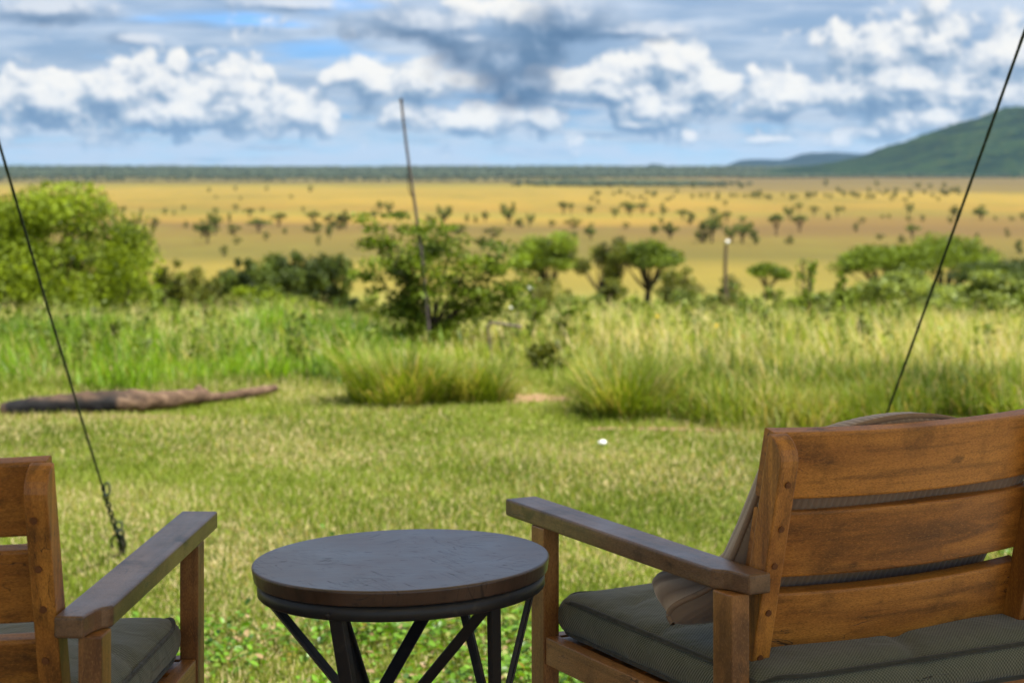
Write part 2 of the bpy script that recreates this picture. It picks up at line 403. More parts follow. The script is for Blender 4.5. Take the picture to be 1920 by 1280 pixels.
# ------------------------------------------------------------------ the land
ZP_Y = np.array([-30000,-50,0,16,22,30,60,140,350,520,700,7800,9600,10500,14000,40000.])
ZP_Z = np.array([0,0,0,0,-0.55,-1.42,-3.6,-8.95,-24.5,-33.0,-33.55,-33.55,-2,4.5,6,6.])
def ground_z(x, y):
    y = np.asarray(y, float); x = np.asarray(x, float)
    z = np.interp(y, ZP_Y, ZP_Z)
    z2 = 0.5*z + 0.25*np.interp(y*1.06+1, ZP_Y, ZP_Z) + 0.25*np.interp(y*0.94-1, ZP_Y, ZP_Z)
    far = np.clip((y-300)/600, 0, 1)*np.clip((9000-y)/2000, 0, 1)
    z2 = z2 + far*0.6*(np.sin(x/210.0+y/330.0)+np.sin(x/97.0-y/510.0+1.3))
    ridge = np.clip((y-8500)/2000, 0, 1)
    z2 = z2 + ridge*(2.2*np.sin(x/700.0+0.5)+1.3*np.sin(x/310.0+2.0)-x*0.0011)
    z2 = z2 + np.exp(-(np.abs(x)+np.abs(y-8))/18.0)*0.012*(np.sin(x*2.1+y*1.3)+np.sin(x*0.9-y*2.3+2))
    return z2
def gz(x, y): return float(ground_z(x, y))

def ground_mat():
    m, N, out = new_mat('savanna_ground')
    co = N.new('ShaderNodeNewGeometry').outputs['Position']
    x, y, z = N.sep(co)
    # near: short lawn over soil
    n1 = N.noise(co, 0.9, 5.0, 0.6); n2 = N.noise(co, 14.0, 5.0, 0.6)
    lawn = N.mix(N.step(n1, 0.35, 0.65), c4((0.085,0.105,0.018)), c4((0.165,0.160,0.045)))
    lawn = N.mix(N.step(n2, 0.50, 0.66), lawn, c4((0.155,0.115,0.060)))
    # slope: long grass
    n3 = N.noise(N.v('MULTIPLY', co, (0.09, 0.05, 0.3)), 1.0, 6.0, 0.6)
    slope = N.mix(N.step(n3, 0.38, 0.62), c4((0.135,0.150,0.022)), c4((0.23,0.20,0.05)))
    # plain: bands of ripe golden grass, greener, shorter sward and painted-in cloud shadow, bent by noise
    w1 = N.noise(N.v('MULTIPLY', co, (0.0011, 0.0007, 0.0)), 1.0, 4.0, 0.55)
    ly = N.m('LOGARITHM', N.m('ADD', N.m('MAXIMUM', y, 10.0), N.m('MULTIPLY', x, 0.05)), 2.718281828)
    lyw = N.m('ADD', ly, N.m('MULTIPLY', N.m('SUBTRACT', w1, 0.5), 0.30))
    gold = (0.215,0.145,0.026); gold2 = (0.190,0.120,0.024); olive = (0.098,0.082,0.018); brown = (0.110,0.070,0.023); yg = (0.165,0.138,0.024); dusk = (0.085,0.064,0.026)
    t = N.lin(lyw, math.log(400), math.log(9000))
    def T(d): return (math.log(d)-math.log(400))/(math.log(9000)-math.log(400))
    band = N.ramp(t, [(T(470), yg), (T(640), (0.18,0.138,0.025)), (T(720), olive), (T(930), (0.125,0.092,0.021)), (T(1130), brown), (T(1180), gold2), (T(1330), gold), (T(1420), yg), (T(1560), gold2),
                      (T(1900), gold), (T(3000), (0.200,0.142,0.028)), (T(3700), yg), (T(4300), dusk), (T(6000), (0.085,0.075,0.030))])
    n5 = N.noise(N.v('MULTIPLY', co, (0.0045, 0.0016, 0.0)), 1.0, 6.0, 0.62)
    band = N.mix(N.m('MULTIPLY', N.step(n5, 0.46, 0.66), 0.65), band, c4(olive))
    n6 = N.noise(N.v('MULTIPLY', co, (0.02, 0.008, 0.0)), 1.0, 5.0, 0.6)
    band = N.mix(N.m('MULTIPLY', N.step(n6, 0.48, 0.64), 0.45), band, c4((0.13,0.115,0.022)))
    # a browner stretch east of the middle distance
    est = N.m('MULTIPLY', N.step(N.m('DIVIDE', x, N.m('MAXIMUM', y, 1.0)), 0.06, 0.16), N.m('MULTIPLY', N.step(y, 880.0, 1000.0), N.step(y, 1500.0, 1250.0)))
    band = N.mix(N.m('MULTIPLY', est, 0.75), band, c4(brown))
    farb = N.m('MULTIPLY', N.step(N.m('DIVIDE', x, N.m('MAXIMUM', y, 1.0)), 0.02, 0.14), N.step(y, 2500.0, 3000.0))
    band = N.mix(N.m('MULTIPLY', farb, 0.8), band, c4((0.105,0.076,0.030)))
    col = N.mix(N.step(y, 9.5, 13.0), lawn, slope)
    col = N.mix(N.step(y, 330.0, 560.0), col, band)
    col = N.mix(N.step(y, 6600.0, 7600.0), col, c4((0.035,0.045,0.020)))
    h = N.m('MULTIPLY', n2, N.step(y, 40.0, 5.0))
    principled(N, out, col, 0.95, 0.1, bump(N, h, 0.6, 0.03))
    return m
def make_ground():
    s = np.linspace(-10.2, 10.2, 181); xs = 0.9*np.sinh(s)
    yb = -np.geomspace(0.5, 30000, 26)[::-1]
    yf = np.concatenate([np.linspace(0.3, 34, 60), np.geomspace(35, 40000, 150)])
    ys = np.concatenate([yb, yf])
    X, Y = np.meshgrid(xs, ys); Z = ground_z(X, Y)
    v = np.stack([X, Y, Z], -1).reshape(-1,3); n, mm = X.shape
    i = np.arange(n-1)[:,None]*mm; j = np.arange(mm-1)[None,:]
    q = np.stack([i+j, i+j+1, i+mm+j+1, i+mm+j], -1).reshape(-1,4)
    o = mesh_np('ground', v, q, mat=ground_mat(), smooth=True); tag(o, kind='structure')
make_ground()

# ------------------------------------------------------------------ hills
def hill_mat(name, c1, c2, c3):
    m, N, out = new_mat(name); co = N.new('ShaderNodeNewGeometry').outputs['Position']
    a = N.noise(co, 0.006, 6.0, 0.62); b = N.noise(co, 0.03, 4.0, 0.6)
    col = N.mix(N.step(a, 0.38, 0.62), c4(c1), c4(c2)); col = N.mix(N.m('MULTIPLY', N.step(b, 0.5, 0.7), 0.6), col, c4(c3))
    principled(N, out, col, 0.95, 0.05, bump(N, N.m('ADD', a, b), 0.8, 12.0)); return m
def make_hill(name, pts, Y0, depth, mat, rough=5.0):
    """pts: the skyline as pixel columns and rows of the photograph"""
    px = np.array([p[0] for p in pts], float); py = np.array([p[1] for p in pts], float)
    cols = np.linspace(px[0], px[-1], 220); prof = np.interp(cols, px, py)
    kern = np.hanning(15); kern /= kern.sum(); prof = np.convolve(np.pad(prof, 7, 'edge'), kern, 'valid')
    t = np.linspace(-1, 1, 61)
    X = np.repeat(((cols-960)/F*Y0)[None,:], 61, 0); Yv = Y0 + t[:,None]*depth + 0*X
    H = np.maximum((HZ-prof)/F*Y0 + CAMZ + 36, 0)
    shape = np.cos(t*np.pi/2)**1.15
    r = sum(a*np.sin(X*kx+Yv*ky+ph) for a, kx, ky, ph in ((1,.011,.004,0),(.7,.021,-.013,1.2),(.5,.043,.027,2.1),(.35,.09,-.05,.4)))
    Z = -36 + H[None,:]*shape[:,None]*(1+0.03*r) + rough*0.2*r*np.clip(H[None,:]/60,0,1)*(1-np.abs(t[:,None]))
    v = np.stack([X, Yv, Z], -1).reshape(-1,3); n, mm = X.shape
    i = np.arange(n-1)[:,None]*mm; j = np.arange(mm-1)[None,:]
    q = np.stack([i+j, i+j+1, i+mm+j+1, i+mm+j], -1).reshape(-1,4)
    return tag(mesh_np(name, v, q, mat=mat, smooth=True), kind='structure')
hm = hill_mat('wooded_hill', (0.005,0.016,0.011), (0.018,0.036,0.015), (0.050,0.062,0.022))
HILL = [(1380,333),(1440,322),(1480,315),(1530,310),(1580,304),(1620,297),(1655,286),(1690,272),(1740,254),(1800,231),(1850,217),(1900,206),(1960,197),(2050,185),(2160,180),(2300,190),(2500,225),(2750,300),(2900,333)]
make_hill('wooded_hill', HILL, 8200, 1500, hm)
bm_ = hill_mat('distant_hill', (0.010,0.022,0.030), (0.018,0.032,0.036), (0.022,0.036,0.036))
make_hill('distant_hills', [(1330,330),(1370,308),(1400,300),(1440,300),(1475,299),(1500,291),(1545,287),(1600,287),(1640,291),(1700,300),(1800,330)], 15500, 900, bm_)
make_hill('distant_knoll', [(1195,330),(1205,316),(1222,308),(1240,309),(1258,316),(1270,330)], 15800, 500, bm_)

# ------------------------------------------------------------------ tent verandah: deck, canopy, guy ropes
DECK = 0.31
deck_mat = wood_mat('deck_boards', 0, (0.42,0.29,0.17), (0.33,0.21,0.12), (0.17,0.11,0.06), 0.4, 0.7, 2.0)
bm = bmesh.new()
yb = -1.6
while yb < 3.7:
    box(bm, (-2.8, yb, DECK-0.03), (2.8, yb+0.138, DECK), 0.003, 1); yb += 0.145
for xj in (-2.6, -0.9, 0.9, 2.6): box(bm, (xj-0.03, -1.6, DECK-0.20), (xj+0.03, 3.72, DECK-0.031), 0.002, 1)
for xj in (-2.6, -0.9, 0.9, 2.6):
    for yj in (-1.5, 1.0, 3.5): box(bm, (xj-0.05, yj-0.05, -0.1), (xj+0.05, yj+0.05, DECK-0.201), 0.002, 1)
tag(mesh_bm('deck', bm, deck_mat), kind='structure')

def canvas_mat():
    m, N, out = new_mat('cream_canvas'); co = obj_co(N); n = N.noise(co, 3.0, 4.0)
    col = N.mix(n, c4((0.66,0.60,0.48)), c4((0.74,0.69,0.57)))
    d = N.new('ShaderNodeBsdfDiffuse'); N.put(d.inputs[0], col)
    tr = N.new('ShaderNodeBsdfTranslucent'); N.put(tr.inputs[0], N.v('MULTIPLY', col, (0.95,0.9,0.8)))
    mx = N.new('ShaderNodeMixShader'); mx.inputs[0].default_value = 0.45
    N.l.new(d.outputs[0], mx.inputs[1]); N.l.new(tr.outputs[0], mx.inputs[2]); N.l.new(mx.outputs[0], out.inputs[0]); return m
EAVE_Y, EAVE_Z = 3.6, 2.42
canopy = empty('tent_canopy', (0,0,0), 0, 'cream canvas verandah canopy stretched over the wooden deck', 'canopy')
nx, ny = 41, 41
gx, gy = np.meshgrid(np.linspace(-2.7, 2.7, nx), np.linspace(0, 1, ny))
cz = EAVE_Z + (1-gy)*0.75 - 0.10*np.sin(gy*np.pi)*np.cos(gx/2.7*np.pi/2) - 0.04*np.sin((gx/0.9)*np.pi/1.0)**2*gy
cyy = -1.6 + gy*(EAVE_Y+1.6)
i = np.arange(ny-1)[:,None]*nx; j = np.arange(nx-1)[None,:]
cq = np.stack([i+j, i+j+1, i+nx+j+1, i+nx+j], -1).reshape(-1,4)
top = np.stack([gx, cyy, cz], -1).reshape(-1,3); bot = top - np.array([0,0,0.004]); nv = len(top)
ring = [k for k in range(nx)] + [k*nx+nx-1 for k in range(1,ny)] + [(ny-1)*nx+k for k in range(nx-2,-1,-1)] + [k*nx for k in range(ny-2,0,-1)]
rim = np.array([[ring[k], ring[(k+1)%len(ring)], ring[(k+1)%len(ring)]+nv, ring[k]+nv] for k in range(len(ring))])
mesh_np('canvas_sheet', np.concatenate([top, bot]), np.concatenate([cq, cq[:,::-1]+nv, rim[:,::-1]]), mat=canvas_mat(), smooth=True, parent=canopy)
for px_ in (-2.62, 2.62):
    for py_, h_ in ((3.52, EAVE_Z-0.02), (-1.5, EAVE_Z+0.70)):
        bm = bmesh.new(); bmesh.ops.create_cone(bm, cap_ends=True, segments=20, radius1=0.045, radius2=0.04, depth=h_-DECK, matrix=Matrix.Translation((px_, py_, (h_+DECK)/2)))
        mesh_bm('support_pole', bm, pale_wood, canopy)

rope_m = plain_mat('dark_green_cord', (0.012,0.022,0.014), 0.75, 0.4, 120.0, 0.3)
peg_m = plain_mat('weathered_peg', (0.05,0.045,0.03), 0.7, 0.4, 60.0)
def rope_curve(E, A, sag, n=60):
    t = np.linspace(0, 1, n)[:,None]
    p = (1-t)*np.array(E) + t*np.array(A); p[:,2] -= sag*4*(t*(1-t))[:,0]
    return p
def guy_rope(E, A, sag, label, knot):
    root = empty('guy_rope', A, 0, label, 'rope', 'guy ropes of the tent')
    off = np.array(A)
    P = rope_curve(E, A, sag, 90)-off
    kn = int(90*knot)
    r = 0.0041*np.ones(kn+1); r += 0.0004*np.sin(np.arange(kn+1)*2.4)
    a = Acc(); a.add(*tube_np(P[:kn+1], r, 8)); a.build('line', rope_m, root)
    # the slack end is doubled back, twisted round itself and knotted
    s = P[kn:]; n = len(s); t = np.linspace(0, 1, n*6)
    base = np.stack([np.interp(t, np.linspace(0,1,n), s[:,k]) for k in range(3)], 1)
    for ph in (0, math.pi):
        amp = 0.0045*np.sin(np.clip(t*1.15,0,1)*math.pi)**0.6+0.003
        w = base + np.stack([amp*np.cos(t*24+ph), amp*np.sin(t*24+ph), 0*t], 1)
        b = Acc(); b.add(*tube_np(w, 0.0042, 7)); b.build('strand', rope_m, root)
    for (t0, rr, tilt) in ((0.03, 0.020, 0.3), (0.62, 0.024, 0.9), (0.74, 0.020, -0.7)):
        q = base[int(t0*len(base))]; th = np.linspace(0, 2*math.pi, 22)
        loop = np.stack([rr*0.55*np.cos(th)+0.012, rr*0.5*np.sin(th)*math.sin(tilt), rr*1.5*np.sin(th)*math.cos(tilt)*0.8], 1)+q
        c = Acc(); c.add(*tube_np(loop, 0.0036, 7)); c.build('loop', rope_m, root)
    for dx in (-0.035, 0.012):   # the two ends of the bight run down to the ground each side of the peg
        th = np.linspace(0, 1, 14); q = base[int(0.72*len(base))]
        leg = (1-th)[:,None]*q + th[:,None]*np.array([dx, 0.0, 0.005]); leg[:,0] += 0.012*np.sin(th*math.pi)*np.sign(dx)
        c = Acc(); c.add(*tube_np(leg, 0.0040, 7)); c.build('bight', rope_m, root)
    return root
AL = (-1.462, 7.0, gz(-1.462, 7.0)+0.03); AR = (1.215, 7.0, gz(1.215, 7.0)+0.03)
guy_rope((-1.25, EAVE_Y-0.02, EAVE_Z+0.005), AL, 0.035, 'dark green guy rope running to the lawn behind the left armchair', 0.86)
guy_rope((1.235, EAVE_Y-0.02, EAVE_Z+0.005), AR, 0.02, 'dark green guy rope going down behind the cushioned right armchair', 0.93)
for A, lb in ((AL, 'small wooden tent peg at the foot of the left guy rope'), (AR, 'small wooden tent peg of the guy rope behind the right armchair')):
    bm = bmesh.new(); bmesh.ops.create_cone(bm, cap_ends=True, segments=10, radius1=0.010, radius2=0.014, depth=0.14, matrix=Matrix.Rotation(0.35, 4, 'X'))
    o = mesh_bm('tent_peg', bm, peg_m); o.location = (A[0], A[1]+0.005, A[2]-0.02); tag(o, lb, 'peg', 'tent pegs')

# ------------------------------------------------------------------ the two armchairs
CW = 0.62          # overall width; u runs across, s from the front end of the arms towards the back, z from the deck
def K(u, s, z): return (u-CW/2, 0.36-s, z)
def build_chair(label):
    root = empty('armchair', (0,0,0), 0, label, 'armchair', 'wooden armchairs on the verandah')
    def side(u, right): return CW-u if right else u
    for R in (False, True):
        # armrest with the hollow cut behind its widest point
        out = [(0.0,0.0),(0.0,0.600),(0.004,0.607),(0.011,0.614),(0.016,0.626),(0.019,0.642),(0.021,0.658),(0.0565,0.658),(0.0565,0.0)]
        bm = bmesh.new(); prism(bm, [(side(u,R), s) for u, s in out], 0.027, lambda a,b,t: K(a,b,0.575+t), 0.004, 3)
        mesh_bm('armrest', bm, arm_wood, root)
        bm = bmesh.new(); prism(bm, [(side(u,R), s) for u, s in ((0.002,0.085),(0.030,0.085),(0.030,0.127),(0.002,0.127))], 0.5745, lambda a,b,t: K(a,b,t), 0.0025, 2)
        mesh_bm('front_leg', bm, pale_wood, root)
        bm = bmesh.new(); prism(bm, [(side(u,R), s) for u, s in ((0.002,0.600),(0.031,0.600),(0.031,0.645),(0.002,0.645))], 0.5745, lambda a,b,t: K(a,b,t), 0.0025, 2)
        mesh_bm('rear_leg', bm, pale_wood, root)
        bm = bmesh.new(); prism(bm, [(side(u,R), s) for u, s in ((0.005,0.1275),(0.027,0.1275),(0.027,0.5995),(0.005,0.5995))], 0.043, lambda a,b,t: K(a,b,0.362+t), 0.002, 2)
        mesh_bm('side_rail', bm, rail_wood, root)
        # back post: leans back, its rear top corner rounded off
        vs_, vz = 0.236, 0.972; ns, nz = -0.972, 0.236; rb = (0.6083, 0.4589); Lp = 0.327; dp = 0.037
        prof = [(0,0),(Lp-0.034,0)]
        for a in np.linspace(0, math.pi/2, 8)[1:]: prof.append((Lp-0.034+0.034*math.sin(a), dp*(1-math.cos(a))))
        prof += [(0,dp)]
        pts = [(rb[0]+l*vs_+d*ns, rb[1]+l*vz+d*nz) for l, d in prof]
        bm = bmesh.new(); u0 = 0.058 if not R else CW-0.087
        prism(bm, pts, 0.029, lambda a,b,t: K(u0+t, a, b), 0.0022, 2)
        post = mesh_bm('back_post', bm, wood[2], root)
        random.seed(3+R)
        for l in (0.018, 0.084, 0.152, 0.205, 0.268):
            du = 0.0145+random.uniform(-0.004,0.004); c = (rb[0]+l*vs_, rb[1]+l*vz)
            bm = bmesh.new()
            bmesh.ops.create_cone(bm, cap_ends=True, segments=14, radius1=0.0048, radius2=0.0044, depth=0.004)
            rot = Vector((0, -0.972, -0.236)).to_track_quat('Z','Y').to_matrix().to_4x4()
            bmesh.ops.transform(bm, matrix=Matrix.Translation(K(u0+du, c[0]+0.0002, c[1]))@rot, verts=bm.verts)
            mesh_bm('dowel', bm, dowel_m, post)
    # back slats, bowed towards the rear in the middle
    def slat(l0, l1, ua, ub):
        th = 0.024; r = 0.004; sect = []
        for (cl, cd, a0) in ((l0+r, 0.0372+r, math.pi), (l1-r, 0.0372+r, -math.pi/2), (l1-r, 0.0372+th-r, 0), (l0+r, 0.0372+th-r, math.pi/2)):
            for a in np.linspace(0, math.pi/2, 4): sect.append((cl+r*math.cos(a0+a), cd+r*math.sin(a0+a)))
        uu = np.linspace(ua, ub, 33); v = []; m_ = len(sect)
        for u in uu:
            w = 1-((u-CW/2)/(CW/2-0.07))**2
            bow = 0.021*w
            for l, d in sect: v.append(K(u, rb_[0]+l*0.236-(d-bow)*0.972, rb_[1]+l*0.972+(d-bow)*0.236))
        i = np.arange(32)[:,None]*m_; j = np.arange(m_)[None,:]; j2 = (j+1)%m_
        q = np.stack([i+j, i+j2, i+m_+j2, i+m_+j], -1).reshape(-1,4)
        bm = bmesh.new(); V = [bm.verts.new(p) for p in v]
        for f in q: bm.faces.new([V[k] for k in f])
        bm.faces.new(V[:m_][::-1]); bm.faces.new(V[-m_:])
        bmesh.ops.recalc_face_normals(bm, faces=bm.faces[:])
        return bm
    rb_ = (0.6083, 0.4589)
    for l0, l1, ua in ((0.2309,0.3270,0.0690),(0.1164,0.2129,0.0705),(0.0020,0.0931,0.0705)):
        mesh_bm('back_slat', slat(l0, l1, ua, CW-ua), wood[0], root)
    for s0, nm in ((0.092,'front_rail'),(0.606,'rear_rail')):
        bm = bmesh.new(); prism(bm, [(0.0305,s0),(CW-0.0305,s0),(CW-0.0305,s0+0.024),(0.0305,s0+0.024)], 0.043, lambda a,b,t: K(a,b,0.358+t), 0.002, 2)
        mesh_bm(nm, bm, wood[0], root)
    for k in range(6):
        s0 = 0.128+k*0.079
        bm = bmesh.new(); prism(bm, [(0.0275,s0),(CW-0.0275,s0),(CW-0.0275,s0+0.062),(0.0275,s0+0.062)], 0.016, lambda a,b,t: K(a,b,0.385+t), 0.002, 1)
        mesh_bm('seat_slat', bm, wood[0], root)
    return root
dowel_m = plain_mat('dark_dowel_ends', (0.15,0.056,0.017), 0.6, 0.4, 90.0)
thB = math.radians(27.7); thA = math.radians(-2.68)
def chair_loc(corner, u, th, k=1.0):
    lx, ly = u-CW/2, 0.36*k
    return (corner[0]-(lx*math.cos(th)-ly*math.sin(th)), corner[1]-(lx*math.sin(th)+ly*math.cos(th)), DECK)
chairB = build_chair('wooden slat back armchair on the right with brown pillow')
chairB.location = chair_loc((-0.011, 3.040), 0.0, thB); chairB.rotation_euler = (0,0,thB)
chairA = copy_tree(chairB); chairA['label'] = 'wooden slat back armchair without pillow at the left edge'
chairA.location = chair_loc((-0.462, 2.930), CW, thA, 1.05); chairA.rotation_euler = (0,0,thA); chairA.scale = (1, 1.05, 1)

cloth = fabric_mat('dark_green_woven_cloth', (0.205,0.222,0.165), (0.026,0.032,0.024), 0.0056)
pip_m = fabric_mat('dark_piping', (0.06,0.065,0.052), (0.02,0.022,0.018))
def smooth_noise(p, k, seed):
    r = np.random.default_rng(seed); out = 0
    for _ in range(6):
        w = r.normal(0, k, 3); out = out + np.sin(p@w + r.uniform(0, 6.28))
    return out/6
def cushion(chair, label, seed):
    root = empty('seat_cushion', chair.location, chair.rotation_euler.z, label, 'cushion', 'dark green seat cushions'); root.scale = chair.scale
    u0,u1,s0,s1,z0,z1 = 0.033, CW-0.033, 0.118, 0.668, 0.402, 0.470
    hx, hy, hz = (u1-u0)/2, (s1-s0)/2, (z1-z0)/2; c = np.array(K((u0+u1)/2, (s0+s1)/2, (z0+z1)/2))
    bm = bmesh.new(); bmesh.ops.create_cube(bm, size=2.0)
    bmesh.ops.subdivide_edges(bm, edges=bm.edges[:], cuts=39, use_grid_fill=True)
    v = np.array([w.co for w in bm.verts]); r = 0.026
    p = v*np.array([hx, hy, hz])
    core = np.clip(p, -np.array([hx-r, hy-r, hz-r]), np.array([hx-r, hy-r, hz-r])); d = p-core
    ln = np.linalg.norm(d, axis=1, keepdims=True); p = np.where(ln > 1e-6, core + d/np.maximum(ln,1e-6)*np.minimum(r, np.maximum(ln, 0)+0*r), p)
    a, b = p[:,0]/hx, p[:,1]/hy
    puff = np.clip((1-a**4)*(1-b**4), 0, 1)
    p[:,2] += np.where(p[:,2] > 0, 0.013*puff, 0) + 0.004*np.sign(p[:,2])*smooth_noise(p, 22, seed)*(p[:,2] > 0)
    side = np.clip(1-(np.abs(p[:,2])/hz)**2, 0, 1)
    nrm = np.stack([np.sign(a)*(np.abs(a) > 0.93), np.sign(b)*(np.abs(b) > 0.93), 0*a], 1)
    p += nrm*(0.007*side)[:,None]
    # creases across the edges and pulled seams
    for (cx, cy, ang, wd, dep) in ((-0.15,0.16,0.2,0.012,0.007),(-0.22,-0.02,-0.35,0.010,0.005),(0.10,0.2,0.5,0.014,0.005),(-0.25,0.10,0.9,0.010,0.005),(0.24,0.05,-0.6,0.012,0.006),(0.25,-0.1,0.3,0.012,0.006),(0.0,-0.24,1.4,0.014,0.006)):
        dist = (p[:,0]-cx)*math.sin(ang) - (p[:,1]-cy)*math.cos(ang)
        along = (p[:,0]-cx)*math.cos(ang) + (p[:,1]-cy)*math.sin(ang)
        p[:,2] -= 1.25*dep*np.exp(-(dist/wd)**2)*np.exp(-(along/0.10)**2)*(p[:,2] > 0)
    p += (0.0025*smooth_noise(p, 60, seed+1)*(np.abs(nrm).sum(1) > 0))[:,None]*nrm
    for w, q in zip(bm.verts, p+c): w.co = q
    o = mesh_bm('cover', bm, cloth, root, True)
    # piping runs round the upper and the lower edge of the box
    for zz in (hz-0.010, -hz+0.010):
        th = np.linspace(0, 2*math.pi, 161); e = 0.12
        pp = np.stack([(hx+0.001)*np.sign(np.cos(th))*np.abs(np.cos(th))**e, (hy+0.001)*np.sign(np.sin(th))*np.abs(np.sin(th))**e, zz+0*th + (0.004*np.sin(th*5+seed) if zz > 0 else 0)], 1)
        # keep the corners round
        vv, qq = tube_np(pp + c, 0.0036, 7)
        mesh_np('piping', vv, qq, mat=pip_m, smooth=True, parent=root)
    return root
cushion(chairB, 'dark green seat cushion under the brown pillow', 11)
cushion(chairA, 'dark green seat cushion on the left armchair', 23)

def pillow():
    """stuffed square leaning on the slats; its lower outer corner juts out as a soft ear"""
    P0 = np.array(K(0.038, 0.520, 0.505)); P1 = np.array(K(0.540, 0.500, 0.512)); T0 = np.array(K(0.085, 0.628, 0.768)); T1 = np.array(K(0.580, 0.626, 0.768))
    n = 151; t = np.linspace(-1, 1, n); A, B = np.meshgrid(t, t); fu, fv = (A+1)/2, (B+1)/2
    mid = ((1-fu)*(1-fv))[...,None]*P0 + (fu*(1-fv))[...,None]*P1 + ((1-fu)*fv)[...,None]*T0 + (fu*fv)[...,None]*T1
    ex = unit3(P1-P0); ey = unit3(T0-P0); en = unit3(np.cross(ex, ey))
    if np.dot(en, np.array([0,1,0])) < 0: en = -en           # towards the sitter
    mid = mid + (-A*(1-B**2)*0.006)[...,None]*ex + (-B*(1-A**2)*0.010)[...,None]*ey
    mid = mid + (np.clip(B,0,1)**3*np.clip(1-((A+0.12)/0.60)**2, 0, 1)*0.036)[...,None]*ey
    body = np.clip((1-A**4)*(1-B**4), 0, 1)**0.36
    pts = mid.reshape(-1,3)
    ns = smooth_noise(pts, 26, 5).reshape(n,n)*0.012*body
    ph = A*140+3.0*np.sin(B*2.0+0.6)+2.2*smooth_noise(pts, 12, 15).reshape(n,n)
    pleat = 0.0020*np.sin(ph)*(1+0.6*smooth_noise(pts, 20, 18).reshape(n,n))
    ear = np.exp(-(((A+0.90)/0.20)**2+((B+0.88)/0.24)**2)); fold = np.exp(-(((A+0.62+0.25*B)/0.07)**2))*np.exp(-((B+0.55)/0.4)**2)
    mid = mid + ear[...,None]*np.array([-0.040, 0.062, -0.004])
    rim = np.clip((1-A**16)*(1-B**16),0,1)**0.5
    front = mid + ((0.052*body+1.2*ns+pleat+0.030*ear-0.020*fold+0.010)*rim)[...,None]*en + (ear*0.006)[...,None]*np.array([0,0,1])
    back = mid - ((0.030*body+0.3*ns+0.4*pleat+0.022*ear+0.008)*rim)[...,None]*en
    v = np.concatenate([front.reshape(-1,3), back.reshape(-1,3)]); i = np.arange(n-1)[:,None]*n; j = np.arange(n-1)[None,:]
    q = np.stack([i+j, i+j+1, i+n+j+1, i+n+j], -1).reshape(-1,4)
    root = empty('pillow', chairB.location, chairB.rotation_euler.z, 'brown pleated throw pillow leaning on the right armchair back', 'pillow')
    bm = bmesh.new(); at = bm.verts.layers.float.new('tint'); V = [bm.verts.new(x) for x in v]
    allph = np.concatenate([ph.ravel(), ph.ravel()]); dim = np.concatenate([np.ones(n*n), np.full(n*n, 0.10)])  # back side tinted dark, standing in for shade in the slat gaps
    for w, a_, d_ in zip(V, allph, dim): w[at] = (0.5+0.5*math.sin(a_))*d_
    for f in np.concatenate([q, q[:,::-1]+n*n]): bm.faces.new([V[k] for k in f])
    bmesh.ops.remove_doubles(bm, verts=bm.verts[:], dist=0.0003); bmesh.ops.recalc_face_normals(bm, faces=bm.faces[:])
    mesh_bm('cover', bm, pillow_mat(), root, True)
    ring = np.concatenate([mid[0,:], mid[1:,-1], mid[-1,-2::-1], mid[-2:0:-1,0]]); ring = np.concatenate([ring, ring[:1]])
    vv, qq = tube_np(ring, 0.0042, 8); mesh_np('piping', vv, qq, mat=plain_mat('brown_piping', (0.24,0.165,0.11), 0.8, 0.3, 80.0), smooth=True, parent=root)
    return root
def unit3(a): return a/np.linalg.norm(a)
pillow()

# ------------------------------------------------------------------ round side table
def lathe(prof, n=128):
    prof = np.array(prof); th = np.linspace(0, 2*math.pi, n, endpoint=False); m_ = len(prof)
    v = np.stack([prof[:,0][None,:]*np.cos(th)[:,None], prof[:,0][None,:]*np.sin(th)[:,None], np.repeat(prof[:,1][None,:], n, 0)], -1).reshape(-1,3)
    i = np.arange(n)[:,None]*m_; i2 = ((np.arange(n)+1)%n)[:,None]*m_; j = np.arange(m_-1)[None,:]
    return v, np.stack([i+j, i2+j, i2+j+1, i+j+1], -1).reshape(-1,4)
TY = 2.72; TX = (751-960)/F*TY+0.0165; TH = 0.479
table = empty('side_table', (TX, TY, DECK), 0, 'round dark side table with angled metal legs between the armchairs', 'table')
table.rotation_euler = (math.radians(0.0), math.radians(-1.6), 0)
metal = metal_mat()
R = 0.2515; e = 0.004
arc = lambda cr, cz, a0, a1: [(cr+e*math.cos(a), cz+e*math.sin(a)) for a in np.linspace(a0, a1, 5)]
prof = [(0.0001,0.026)] + arc(R-e, 0.026-e, math.pi/2, 0) + arc(R-0.003-e, e, 0, -math.pi/2) + [(0.0001,0.0)]
v, q = lathe(prof); o = mesh_np('table_top', v+np.array([0,0,TH-0.026]), q, mat=table_wood(), parent=table)
me = o.data; me.polygons.foreach_set('use_smooth', [False]*len(me.polygons))
e = 0.002; v, q = lathe([(0.235,0.0)] + [(0.243-0.002,0.0)] + [(0.243,0.002)] + [(0.243,0.0245),(0.235,0.0245),(0.235,0.0)])
mesh_np('apron_ring', v+np.array([0,0,TH-0.026-0.0247]), q, mat=metal, parent=table)
v, q = lathe([(0.176,0.0),(0.196,0.0),(0.196,0.008),(0.176,0.008),(0.176,0.0)])
mesh_np('foot_ring', v+np.array([0,0,0.002]), q, mat=metal, parent=table)
